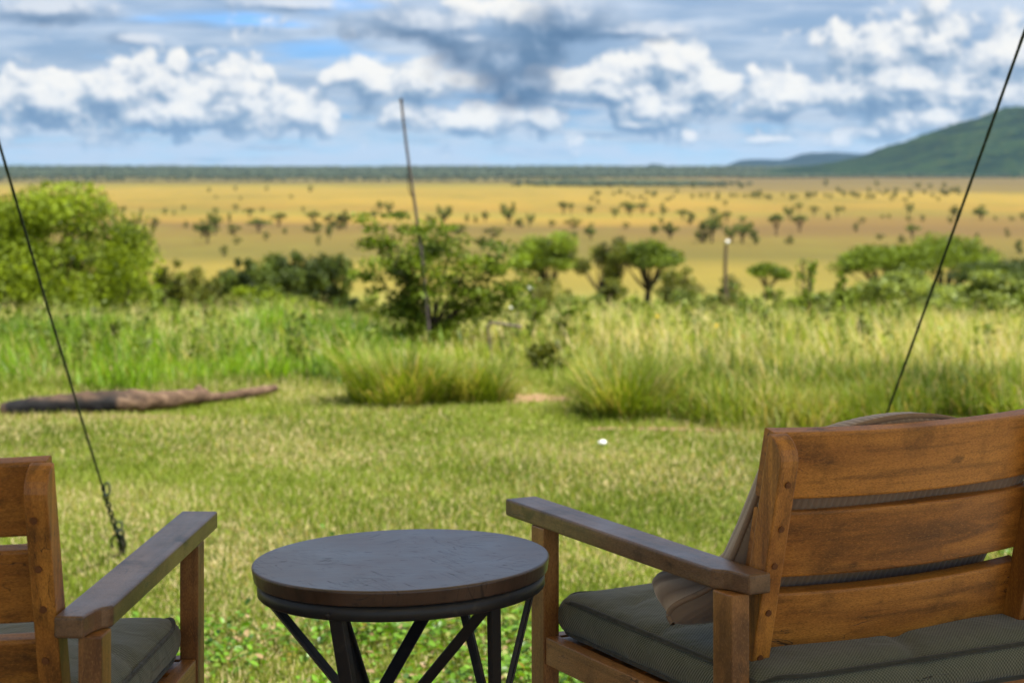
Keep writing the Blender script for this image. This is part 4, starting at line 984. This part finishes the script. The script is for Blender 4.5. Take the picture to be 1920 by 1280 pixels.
plant('shrub', 'big pale leafy shrub at the right frame edge', 'shrub', 1885, 512, 170, 32, 'vase', 6500, 5.4, leaf_pale, bark, GS, seed=34, nclu=34)
plant('shrub', 'low leafy shrub under the tallest dense acacia', 'shrub', 1790, 535, 150, 60, 'bush', 3600, 4.2, leaf_pale, bark, GS, seed=35)
plant('shrub', 'round light green shrub between the right guy rope and the big pale shrub', 'shrub', 1780, 560, 90, 30, 'vase', 2200, 5.0, leaf_pale, bark, GS, seed=37)
plant('shrub', 'loose light green shrub left of the pale branching shrub', 'shrub', 1610, 535, 80, 40, 'vase', 1300, 4.6, leaf_bush, bark, GS, seed=38)
plant('shrub', 'brown tinged shrub beside the bare soil gap', 'shrub', 1030, 640, 96, 13.2, 'vase', 900, 6.5, leaf_olive, dark_bark, GS, seed=36)

for a in ((985,560,80,44,'low leafy shrub between the forked tree and the rounded acacia',41,leaf_olive),(1090,548,84,56,'light green shrub left of the half bare acacia trunk',42,leaf_pale),(1182,556,70,50,'leafy shrub between the half bare acacia and the umbrella acacia',43,leaf_bush),
          (1335,552,84,48,'leafy shrub just left of the lamp post foot',44,leaf_olive),(1405,560,80,44,'light green shrub just right of the lamp post foot',45,leaf_pale),(1488,545,84,52,'green shrub right of the little umbrella acacia',46,leaf_acacia),(1556,535,90,48,'leafy shrub left of the low spreading acacia',47,leaf_pale),
          (690,560,70,38,'small green shrub left of the forked tree',48,leaf_olive),(560,555,90,44,'leafy shrub below the middle of the dark bush row',49,leaf_bush),(650,550,70,48,'grey green shrub below the right end of the dark bush row',50,leaf_dark),(300,560,90,44,'leafy shrub below the small olive bush',51,leaf_acacia)):
    plant('shrub', a[4], 'shrub', a[0], a[1], a[2], a[3], 'vase', 1100, 4.4, a[6], bark, 'low shrubs at the top of the slope', seed=a[5])
def sapling(px, ytop, ybase, Y, label, seed, n=60, leafpx=7, spread=26, bend=0.0, mat=None):
    s = Y/F; x = (px-960)*s; zb = gz(x, Y)-0.02; H = CAMZ+(HZ-ytop)*s-zb
    root = empty('sapling', (x, Y, zb), 0, label, 'sapling', 'thin saplings standing in the tall grass'); r = np.random.default_rng(seed)
    t = np.linspace(0,1,14); p = np.stack([bend*s*t*t+0.012*np.sin(t*9+seed)*H, 0.01*np.cos(t*7)*H, t*H], 1); acc = Acc(); acc.add(*tube_np(p, np.linspace(0.021,0.006,14)*(Y/22), 6))
    cs = []
    for k in range(9):
        f = r.uniform(0.3, 1.0); q0 = np.array([np.interp(f, t, p[:,i]) for i in range(3)]); a = r.uniform(0,6.28); l = spread*s*(1.15-f*0.6)*r.uniform(0.5,1.2)
        q1 = q0+np.array([math.cos(a)*l, math.sin(a)*l, l*r.uniform(0.4,1.1)]); acc.add(*tube_np(np.array([q0,(q0+q1)/2+r.normal(0,0.01,3),q1]), [0.006*Y/22,0.004*Y/22,0.002*Y/22], 5)); cs.append((q0,q1))
    acc.build('stem', bark, root)
    n = int(n*2.2); k = r.integers(0, len(cs), n); f = r.uniform(0.3,1.1,n)[:,None]; A = np.array([c[0] for c in cs]); B = np.array([c[1] for c in cs])
    c = A[k]*(1-f)+B[k]*f+r.normal(0, leafpx*0.6*s, (n,3)); V, q = leaves(c, leafpx*s*0.8, r, 0.3, 0.5)
    mesh_np('leaves', V, q, mat=mat or leaf_acacia, tint=np.clip(r.normal(0.45,0.2,n),0,0.8), parent=root)
for a in ((1518,505,690,20,'leafy sapling with dark stem standing right of the little umbrella acacia',81,190,6,48),(1583,512,670,21,'taller greyish sapling between the leafy sapling and the low umbrella acacia',82,210,6,40),
          (1400,552,610,30,'short bent sapling just right of the lamp post',83,80,6,34),(1452,548,600,34,'short leafy sapling below the little umbrella acacia',84,70,6,30),(1505,484,560,70,'thin sapling with a leaf tuft above the little umbrella acacia',85,40,4,20),
          (1800,580,650,24,'small dark sapling in dry grass right of the right guy rope',86,60,6,22),(1850,610,690,18,'bright green sapling below the big pale shrub',87,90,8,30),(208,610,690,14,'dark leafy weed standing in the left grass',88,70,9,26),
          (30,590,660,17,'dry brown stalk at the left frame edge',89,60,7,26),(1000,535,680,16,'tall flowering weed above the bent metal pipe',90,70,6,34),(310,540,600,34,'thin weed stem in front of the small olive bush',91,40,6,22),(1930,560,640,24,'leafy sapling at the right frame edge below the flat topped acacia',92,120,7,34),
          (1655,600,700,17,'light green sapling left of the right guy rope foot',93,60,8,26),(1060,590,690,15,'green weed right of the bent metal pipe',94,80,7,30)):
    sapling(*a)

# ------------------------------------------------------------------ acacias dotted over the plain
def far_proto(style, seed):
    r = np.random.default_rng(seed)
    root = bpy.data.objects.new('plain_tree', None); H, Wd = 1.0, 1.0
    if style == 'umbrella': build_tree('', H, Wd, 'umbrella', r, 300, 0.085, 0.05, leaf_far, dark_bark, root, 0.0, 0.45, 12)
    elif style == 'round': build_tree('', H, Wd, 'round', r, 320, 0.085, 0.06, leaf_far, dark_bark, root, 0.0, 0.28, 14)
    elif style == 'column': build_tree('', H, Wd, 'round', r, 260, 0.09, 0.10, leaf_far, dark_bark, root, 0.0, 0.10, 12)
    else: build_tree('', H, Wd, 'bush', r, 260, 0.095, 0.05, leaf_far, dark_bark, root, 0.0, 0.02, 12)
    return [(c.name.split('.')[0], c.data) for c in root.children], [c for c in root.children], root
protos = {}
for st in ('umbrella','round','column','bush'):
    protos[st] = []
    for k in range(3):
        parts, objs, root = far_proto(st, 500+k*7+len(st)); protos[st].append(parts)
        for ob in objs: bpy.data.objects.remove(ob)
        bpy.data.objects.remove(root)
FAR = [(232,400,13,8,'r'),(266,400,10,8,'b'),(309,402,12,9,'b'),(325,402,6,10,'b'),(212,412,14,24,'u'),(292,427,18,14,'r'),(349,427,12,10,'b'),(345,394,9,8,'b'),(380,446,30,30,'r'),(404,440,44,26,'r'),(390,456,34,34,'u'),(431,417,16,10,'b'),(442,398,14,12,'u'),(468,408,16,22,'u'),(438,440,20,24,'b'),(445,458,14,16,'b'),(485,436,24,44,'u'),
 (499,450,16,12,'b'),(523,425,24,28,'u'),(535,440,14,8,'c'),(587,422,24,26,'u'),(589,436,18,36,'b'),(597,460,20,10,'c'),(618,447,30,12,'c'),(622,424,24,30,'b'),(648,430,32,18,'r'),(636,430,22,24,'b'),(295,478,16,12,'b'),(420,480,20,15,'b'),(240,447,26,48,'u'),(391,360,8,8,'b'),(442,357,7,8,'b'),(500,357,7,8,'b'),(582,360,12,9,'b'),(546,372,7,8,'b'),(568,397,9,7,'b'),(492,398,10,7,'c'),(451,375,6,6,'b'),(405,372,6,6,'b'),
 (712,405,26,13,'u'),(731,402,22,16,'r'),(700,412,18,14,'r'),(830,420,32,30,'r'),(805,415,12,16,'b'),(856,438,18,44,'b'),(876,416,14,10,'b'),(892,417,12,10,'b'),(910,416,18,14,'r'),(955,420,36,28,'r'),(977,425,14,28,'b'),(993,424,22,16,'r'),(1035,424,12,14,'b'),(1074,427,18,30,'b'),(1057,402,22,22,'u'),(1071,402,20,14,'u'),(1105,402,14,18,'r'),(1080,447,12,20,'b'),(1108,450,28,22,'r'),(925,445,20,34,'b'),(905,470,24,30,'r'),
 (1121,382,10,8,'b'),(1152,408,18,16,'r'),(1182,406,20,20,'u'),(1205,400,18,24,'u'),(1176,400,20,26,'u'),(1223,404,8,10,'b'),(1245,402,14,14,'b'),(1241,400,22,8,'c'),(1280,412,18,24,'u'),(1293,420,20,22,'b'),(1226,440,20,16,'c'),(1257,448,28,28,'r'),(1241,422,14,10,'r'),(1174,428,12,14,'b'),(1318,454,34,30,'b'),(1335,455,58,32,'r'),(1363,418,20,20,'u'),(1372,454,30,26,'r'),(1392,456,44,34,'r'),(1418,458,24,26,'b'),(1340,412,20,12,'u'),
 (1456,442,38,26,'u'),(1481,410,22,20,'r'),(1500,434,28,30,'u'),(1498,398,16,16,'u'),(1526,404,16,20,'u'),(1480,457,14,19,'b'),(1553,412,12,10,'b'),(1360,385,10,9,'b'),(1547,348,10,12,'b'),(1644,348,8,10,'b'),(1630,362,9,10,'b'),(1680,360,9,10,'b'),(1721,353,10,12,'b'),(1744,353,8,9,'b'),(1771,352,9,9,'b'),(1794,364,13,10,'r'),(1900,336,6,9,'b'),(1570,408,20,13,'u'),(1582,396,9,9,'b'),(1605,434,18,11,'c'),
 (1617,418,11,13,'b'),(1704,402,20,16,'r'),(1704,414,9,12,'b'),(1729,415,11,10,'b'),(1668,409,7,9,'b'),(1655,409,6,8,'b'),(1650,449,11,17,'b'),(1691,455,13,17,'b'),(1710,449,26,30,'u'),(1790,410,22,18,'r'),(1782,418,12,12,'b'),(1840,412,24,28,'r'),(1866,413,7,10,'b'),(1897,413,7,12,'b'),(1918,412,14,12,'b'),(1834,452,14,11,'b'),(1888,444,15,12,'b'),(1913,476,24,20,'b'),(1300,352,9,12,'b'),(1390,352,8,14,'b')]
SPECIAL = {(485,436):'broad flat topped dark tree on the plain left of the forked tree',(523,425):'thick trunked umbrella tree on the plain left of the forked tree',(587,422):'bright topped umbrella tree above a dark round bush on the plain',(404,440):'tall dark tree of the lone clump on the left plain',(390,456):'umbrella tree in front of the lone clump on the left plain',
 (380,446):'lowest rounded tree of the lone clump on the left plain',(240,447):'flat topped tree just right above the big yellow green bush',(295,478):'lone dark bush on olive grass right of the big yellow green bush',(420,480):'lone dark bush above the dark bush row',(648,430):'tall dark tree beside the upper left of the forked tree',(712,405):'slender tree rising above the crown of the forked tree',
 (830,420):'loose dark tree right behind the leaning pole',(955,420):'tall loose tree above the rounded green acacia',(1057,402):'arching flat tree on the golden plain right of the rounded acacia',(1335,455):'largest dense dark tree on the plain above the lamp post',(1392,456):'wide dark tree right of the largest dense dark tree',(1456,442):'two tiered umbrella tree on the brown plain above the little acacia',
 (1500,434):'dark umbrella tree on the brown plain right of the two tiered tree',(1480,457):'small black green bush on olive grass below the umbrella trees',(1710,449):'neat umbrella tree on the plain above the low spreading acacia',(1840,412):'rounded grey green tree right of the right guy rope',(1605,434):'narrow upright dark tree on the brown plain',(1526,404):'flat bright tree on the golden plain at the right',
 (1257,448):'square dense tree above the umbrella acacia',(1704,402):'round grey tree on golden grass left of the right guy rope',(1913,476):'grey green bush at the right frame edge above the flat topped acacia',(292,427):'dark tree with reddish top at the edge of the left olive grass',(1280,412):'leaning umbrella tree on the plain right of the umbrella acacia'}
STY = {'u':'umbrella','r':'round','b':'bush','c':'column'}
NAMES = {'u':'plain_acacia','r':'plain_tree','b':'plain_bush','c':'plain_tree'}
CATS = {'u':'tree','r':'tree','b':'bush','c':'tree'}
LOOK = {'u':'small flat topped acacia','r':'small rounded dark tree','b':'tiny dark bush','c':'small upright dark tree'}
LAND = [(108,'big yellow green bush'),(232,'right slope of big bush'),(336,'small olive bush'),(470,'left end of dark bush row'),(540,'middle of dark bush row'),(618,'right end of dark bush row'),(715,'forked tree left half'),(775,'leaning pole'),(880,'forked tree right half'),
 (965,'gap beside forked tree'),(1030,'rounded acacia'),(1124,'half bare acacia'),(1215,'umbrella acacia'),(1290,'grey green shrub'),(1362,'lamp post'),(1436,'little umbrella acacia'),(1505,'leaf tufted sapling'),(1580,'greyish sapling'),(1650,'low spreading acacia'),(1740,'tallest dense acacia'),(1810,'right guy rope'),(1880,'dark flat topped acacia')]
def far_label(px, yb, h, w, st, zone):
    lm_ = min(LAND, key=lambda q: abs(q[0]-px))[1]
    size = 'tiny' if h < 10 else 'small' if h < 17 else 'larger'
    kind = {'u':'flat topped tree','r':'rounded tree','b':'dark bush','c':'narrow upright tree'}[st]
    far = 'very far' if yb < 372 else 'far' if yb < 406 else 'midway' if yb < 428 else 'nearer'
    return '%s %s on %s %s grass above the %s' % (size, kind, far, zone, lm_)
def place_far(px, yb, h, w, st, r):
    Y = (CAMZ+33.55)*F/(yb-HZ)
    for _ in range(6):
        x = (px-960)/F*Y; zz = gz(x, Y); Y = (CAMZ-zz)*F/(yb-HZ)
    x = (px-960)/F*Y; zz = gz(x, Y)
    side = 'left' if px < 660 else ('middle' if px < 1300 else 'right')
    zone = 'brown' if (yb < 352 and px > 1500) else 'golden' if yb < 418 else 'olive' if side != 'right' else 'brown'
    lb = SPECIAL.get((px,yb)) or far_label(px, yb, h, w, st, zone)
    root = empty(NAMES[st], (x, Y, zz-0.1), 0, lb, CATS[st], 'trees and bushes dotted over the plain')
    s = Y/F
    for nm, me in protos[STY[st]][r.integers(0,3)]:
        ob = bpy.data.objects.new(nm, me); link(ob, root)
    root.scale = (w*s*1.15*(1 if r.random() < 0.5 else -1), w*s*1.1, h*s*1.10); root.rotation_euler = (0,0,r.uniform(-0.5,0.5))
rf = np.random.default_rng(99)
for a in FAR: place_far(*a, rf)
for k in range(70):   # the sprinkling of little bushes at the foot of the far thickets
    px = rf.uniform(1090, 1800); yb = 366+abs(rf.normal(0,7))+rf.uniform(-8,2); place_far(round(px), round(yb), rf.uniform(5,9), rf.uniform(7,14), 'b', rf)
# woods far off that read as one mass
def far_woods(name, label, n, yr, xf, hf, seed, lat=1.0):
    r = np.random.default_rng(seed); Y = r.uniform(*yr, n); x = xf(Y, r, n); z = ground_z(x, Y)
    h = hf(r, n); w = h*r.uniform(0.8, 1.6, n)*lat
    oct_ = np.array([(1,0,0.45),(0.3,0.95,0.5),(-0.8,0.6,0.4),(-0.8,-0.6,0.5),(0.3,-0.95,0.4),(0.1,0.05,1.0),(0,0,-0.1)])
    jit = r.normal(0, 0.12, (n,7,3)); V = (oct_[None]+jit)*np.stack([w*0.6, w*0.6, h], 1)[:,None,:]+np.stack([x, Y, z], 1)[:,None,:]
    t = []; 
    for k in range(5): t += [(k,(k+1)%5,5),((k+1)%5,k,6)]
    i = np.arange(n)[:,None,None]*7; T = (i+np.array(t)[None]).reshape(-1,3)
    o = mesh_np(name, V.reshape(-1,3), tris=T, mat=leaf_forest, tint=np.repeat(np.clip(r.normal(0.4,0.2,n),0,0.8), 10)); return tag(o, label, None, None, 'stuff')
far_woods('far_forest', 'far dark forest along the horizon', 16000, (7000, 10400), lambda Y, r, n: r.uniform(-0.34, 0.34, n)*Y, lambda r, n: r.uniform(7, 15, n), 201)
far_woods('thicket', 'dark far thicket beyond the golden plain', 900, (3500, 4300), lambda Y, r, n: (r.uniform(0.02, 0.105, n))*Y+r.normal(0,40,n), lambda r, n: r.uniform(4, 9, n), 202)
far_woods('thicket', 'thin far scrub between the golden plain and the forest', 500, (4800, 6500), lambda Y, r, n: r.uniform(-0.32, 0.05, n)*Y, lambda r, n: r.uniform(4, 9, n), 203)
far_woods('hillside_trees', 'trees at the foot of the wooded hill', 1600, (6600, 7100), lambda Y, r, n: r.uniform(0.12, 0.34, n)*Y, lambda r, n: r.uniform(6, 13, n), 204)

# ------------------------------------------------------------------ things standing and lying in the grass
def log_mesh(pts, rad, mat, parent, name, seed, sides=18, n=70):
    pts = np.array(pts, float); t = np.linspace(0, len(pts)-1, n); P = np.stack([np.interp(t, np.arange(len(pts)), pts[:,k]) for k in range(3)], 1)
    k = np.hanning(9); k /= k.sum()
    for c in range(3): P[:,c] = np.convolve(np.pad(P[:,c], 4, 'edge'), k, 'valid')
    R_ = np.interp(t, np.arange(len(rad)), rad); V, q = tube_np(P, R_, sides); V = V+unit(V-np.repeat(P, sides, 0))*(0.22*np.repeat(R_, sides)*smooth_noise(V, 26, seed))[:,None]+0.012*np.stack([smooth_noise(V, 7, seed+1)]*3, 1)
    nq = len(V); V = np.concatenate([V, P[:1], P[-1:]]); tri = [(nq, (j+1)%sides, j) for j in range(sides)]+[(nq+1, nq-sides+j, nq-sides+(j+1)%sides) for j in range(sides)]
    return mesh_np(name, V, q, tri, mat, smooth=True, parent=parent)
def log_mat():
    m, N, out = new_mat('burnt_log_wood'); co = obj_co(N); x, y, z = N.sep(co)
    a = N.noise(N.v('MULTIPLY', co, (2.0, 9.0, 9.0)), 2.0, 6.0, 0.62); b = N.noise(co, 5.0, 4.0, 0.6)
    col = N.ramp(a, [(0.3, (0.036,0.022,0.014)), (0.5, (0.095,0.058,0.036)), (0.7, (0.19,0.125,0.08))])
    # the scorched stretch, where the fire was
    ch = N.m('MULTIPLY', N.step(N.m('ADD', N.m('ABSOLUTE', N.m('SUBTRACT', x, -0.22)), N.m('MULTIPLY', N.m('SUBTRACT', b, 0.5), 0.9)), 0.42, 0.22), N.step(N.m('MULTIPLY_ADD', b, 0.16, z), 0.24, 0.16))
    col = N.mix(ch, col, c4((0.010,0.010,0.011)))
    principled(N, out, col, 0.85, 0.2, bump(N, N.m('ADD', a, b), 0.7, 0.02)); return m
lm = log_mat()
LO = W(225, 775, 11.1); LO.z = gz(LO.x, LO.y)
log = empty('fallen_log', LO, 0, 'half burnt fallen log lying on the lawn at the left', 'log')
def LP(px, Y, h): x = (px-960)/F*Y; return (x-LO.x, Y-LO.y, gz(x, Y)+h-LO.z)
log_mesh([LP(2,10.85,0.045),LP(60,10.88,0.055),LP(150,10.95,0.065),LP(230,11.05,0.068),LP(300,11.2,0.066),LP(350,11.35,0.066),LP(385,11.5,0.066)], [0.042,0.062,0.072,0.070,0.056,0.047,0.046], lm, log, 'log_body', 301)
log_mesh([LP(362,11.42,0.07),LP(372,11.46,0.11),LP(377,11.48,0.13)], [0.030,0.024,0.012], lm, log, 'branch_stub', 303, 10, 16)
log_mesh([LP(375,11.46,0.062),LP(420,11.6,0.050),LP(465,11.75,0.048),LP(520,11.95,0.058)], [0.034,0.027,0.033,0.022], lm, log, 'bent_branch', 302, 12, 40)
# ash and bare earth under the fire place: a thin mound on the lawn
def soil(name, cx, cy, rx, ry, seed, col):
    n = 40; th = np.linspace(0, 2*math.pi, n, endpoint=False); rr = 1+0.22*np.sin(th*3+seed)+0.14*np.sin(th*7+seed*2)+0.08*np.sin(th*11)
    V = []; 
    for k, f in enumerate((1.0, 0.8, 0.5, 0.2)):
        x = cx+rx*rr*f*np.cos(th); y = cy+ry*rr*f*np.sin(th); V.append(np.stack([x, y, ground_z(x, y)+(0.003, 0.009, 0.013, 0.014)[k]+0*x], 1))
    V = np.concatenate(V+[np.array([[cx, cy, gz(cx, cy)+0.014]])]); i = np.arange(3)[:,None]*n; j = np.arange(n)[None,:]; j2 = (j+1)%n
    q = np.stack([i+j, i+j2, i+n+j2, i+n+j], -1).reshape(-1,4); t = np.array([(3*n+k, 3*n+(k+1)%n, 4*n) for k in range(n)])
    return tag(mesh_np(name, V, q, t, plain_mat(name, col, 0.95, 0.45, 18.0, 0.1), smooth=True), kind='structure')
soil('earth_patch', -2.45, 10.82, 0.60, 0.15, 1.0, (0.17,0.115,0.065))
soil('earth_patch', 0.16, 11.7, 0.24, 0.26, 2.0, (0.24,0.15,0.085)); soil('earth_patch', 1.0, 10.36, 0.55, 0.05, 3.0, (0.20,0.13,0.075))

# leaning bare pole
pole = empty('bare_pole', (0,0,0), 0, 'tall thin bare pole leaning in front of the forked tree', 'pole'); PY = 15.12
pb = W(806, 655, PY); pt = W(756, 188, PY); pole.location = pb
tt = np.linspace(0,1,24); pp = np.stack([(pt.x-pb.x)*tt+0.016*np.sin(tt*5.0), 0*tt, (pt.z-pb.z)*tt-0.3*(tt<=0)*0.3], 1)
a = Acc(); a.add(*tube_np(pp, np.interp(tt, [0,0.5,1], [0.0145,0.0125,0.0102]), 10)); a.build('stem', plain_mat('grey_pole_bark', (0.060,0.048,0.042), 0.8, 0.4, 14.0), pole)
for f, dx, dz, rr in ((0.60,-0.055,0.20,0.006),(0.66,-0.04,0.16,0.005)):
    q0 = np.array([np.interp(f, tt, pp[:,k]) for k in range(3)]); V, q = tube_np(np.array([q0, q0+np.array([dx*0.8,0.02,dz*0.4]), q0+np.array([dx,0.02,dz])]), [rr, rr*0.8, rr*0.4], 6); mesh_np('twig', V, q, mat=dark_bark, smooth=True, parent=pole)
V, q = tube_np(np.array([pp[-1]+np.array([0,0,-0.02]), pp[-1]+np.array([-0.003,0,0.015])]), [0.0135,0.012], 10); mesh_np('pole_cap', V, q, mat=dark_bark, smooth=True, parent=pole)
# lamp post on the slope
lx = W(1358, 600, 60.0); lp = empty('lamp_post', (lx.x, 60.0, gz(lx.x, 60)), 0, 'thin wooden lamp post with small white globe on the slope', 'lamp post'); Hl = W(1362, 452, 60).z-lp.location.z
tt = np.linspace(0,1,12); V, q = tube_np(np.stack([0.07*tt+0.02*np.sin(tt*6), 0*tt, tt*Hl-0.1], 1), np.linspace(0.075,0.055,12), 10); mesh_np('post', V, q, mat=bark, smooth=True, parent=lp)
bm = bmesh.new(); bmesh.ops.create_uvsphere(bm, u_segments=16, v_segments=10, radius=0.062, matrix=Matrix.Translation((0.10, 0, Hl-0.02))); mesh_bm('globe', bm, plain_mat('white_globe', (0.85,0.85,0.82), 0.25, 0.03, 5.0, 0.5), lp, True)
V, q = tube_np(np.array([(0.06,0,Hl-0.14),(0.09,0,Hl-0.10),(0.10,0,Hl-0.06)]), 0.02, 8); mesh_np('bracket', V, q, mat=dark_bark, smooth=True, parent=lp)
# bent metal pipe
QY = 14.0; q0 = W(926, 705, QY); pipe = empty('bent_pipe', q0, 0, 'thin rusty pipe bent into a hook above the grass', 'pipe')
pts = np.array([tuple(W(px, py, QY)-q0) for px, py in ((926,705),(921,660),(915,622),(914,612),(918,606),(926,605),(950,608),(978,613))])
tq = np.linspace(0, 7, 50); pth = np.stack([np.interp(tq, np.arange(8), pts[:,k]) for k in range(3)], 1); pth[0,2] -= 0.05
V, q = tube_np(pth, 0.0095, 8); mesh_np('rod', V, q, mat=plain_mat('rusty_steel', (0.10,0.075,0.055), 0.6, 0.4, 40.0), smooth=True, parent=pipe)
V, q = tube_np(pth[-3:], 0.0125, 8); mesh_np('end_collar', V, q, mat=plain_mat('rusty_collar', (0.12,0.085,0.06), 0.6, 0.4, 40.0), smooth=True, parent=pipe)
# crumpled white tissue on the lawn
tx = W(1130, 840, 9.67); bm = bmesh.new(); bmesh.ops.create_icosphere(bm, subdivisions=3, radius=0.018)
r_ = np.random.default_rng(4); cs = np.array([w.co for w in bm.verts]); dsp = 1+0.35*smooth_noise(cs, 90, 8)+0.18*smooth_noise(cs, 200, 9)
for w, d in zip(bm.verts, dsp): w.co = Vector((w.co.x*d*1.1, w.co.y*d, w.co.z*d*0.6))
o = mesh_bm('paper_scrap', bm, plain_mat('white_paper', (0.80,0.80,0.78), 0.9, 0.05, 60.0, 0.1)); o.location = (tx.x, 9.67, gz(tx.x, 9.67)+0.030); tag(o, 'small crumpled white paper scrap on the lawn', 'paper')
# wild flowers
def flower(px, py, Y, col, label, size):
    p = W(px, py, Y); zb = gz(p.x, Y); root = empty('wildflower', (p.x, Y, zb), 0, label, 'flower'); H = p.z-zb
    tt = np.linspace(0,1,8); V, q = tube_np(np.stack([0.02*np.sin(tt*4), 0*tt, tt*H], 1), np.linspace(0.004,0.002,8)*Y/14, 5); mesh_np('stem', V, q, mat=leaf_olive, tint=np.full(len(q), 0.5), smooth=True, parent=root)
    s = size*Y/F; Vv = []; 
    for k in range(6):
        a = k*math.pi/3; d = np.array([math.cos(a), -0.35, math.sin(a)]); e_ = np.array([-math.sin(a), 0, math.cos(a)])
        Vv += [np.zeros(3), d*s*0.6+e_*s*0.32, d*s, d*s*0.6-e_*s*0.32]
    V = np.array(Vv)+np.array([0.02*math.sin(4), -0.01, H]); mesh_np('blossom', V, np.arange(24).reshape(-1,4), mat=col, parent=root)
wf = plain_mat('white_petals', (0.85,0.85,0.80), 0.6, 0.05, 30.0); yf = plain_mat('yellow_petals', (0.80,0.55,0.03), 0.6, 0.1, 30.0); rfm = plain_mat('red_petals', (0.65,0.07,0.03), 0.6, 0.1, 30.0)
flower(997, 538, 16, wf, 'upper white wildflower right of the forked tree', 4.2); flower(962, 575, 16, wf, 'lower white wildflower right of the forked tree', 3.6)
flower(1347, 609, 15, yf, 'yellow wildflower below the lamp post', 4.5); flower(1395, 630, 15, rfm, 'red wildflower in the grass right of the lamp post', 4.5); flower(139, 614, 15, yf, 'yellow wildflower in front of the big left bush', 4.5); flower(1236, 592, 16, yf, 'yellow wildflower below the umbrella acacia', 4.0)

# ------------------------------------------------------------------ the air over the plain
def haze():
    bm = bmesh.new(); x, y0, y1, zt, zb = 45000.0, -31000.0, 41000.0, 420.0, -34.9-2.0
    prism(bm, [(-x,y0),(x,y0),(x,y1),(-x,y1)], zt-zb, lambda a,b,t: (a,b,zb+t))
    m = bpy.data.materials.new('thin_air'); m.use_nodes = True; t = m.node_tree; t.nodes.clear(); N = NT(t); out = N.new('ShaderNodeOutputMaterial')
    v_ = N.new('ShaderNodeVolumePrincipled'); v_.inputs['Color'].default_value = (0.40,0.66,1.0,1); v_.inputs['Density'].default_value = 0.000012; v_.inputs['Anisotropy'].default_value = 0.2
    N.l.new(v_.outputs[0], out.inputs['Volume'])
    tag(mesh_bm('haze', bm, m), kind='stuff')
if USE_HAZE: haze()
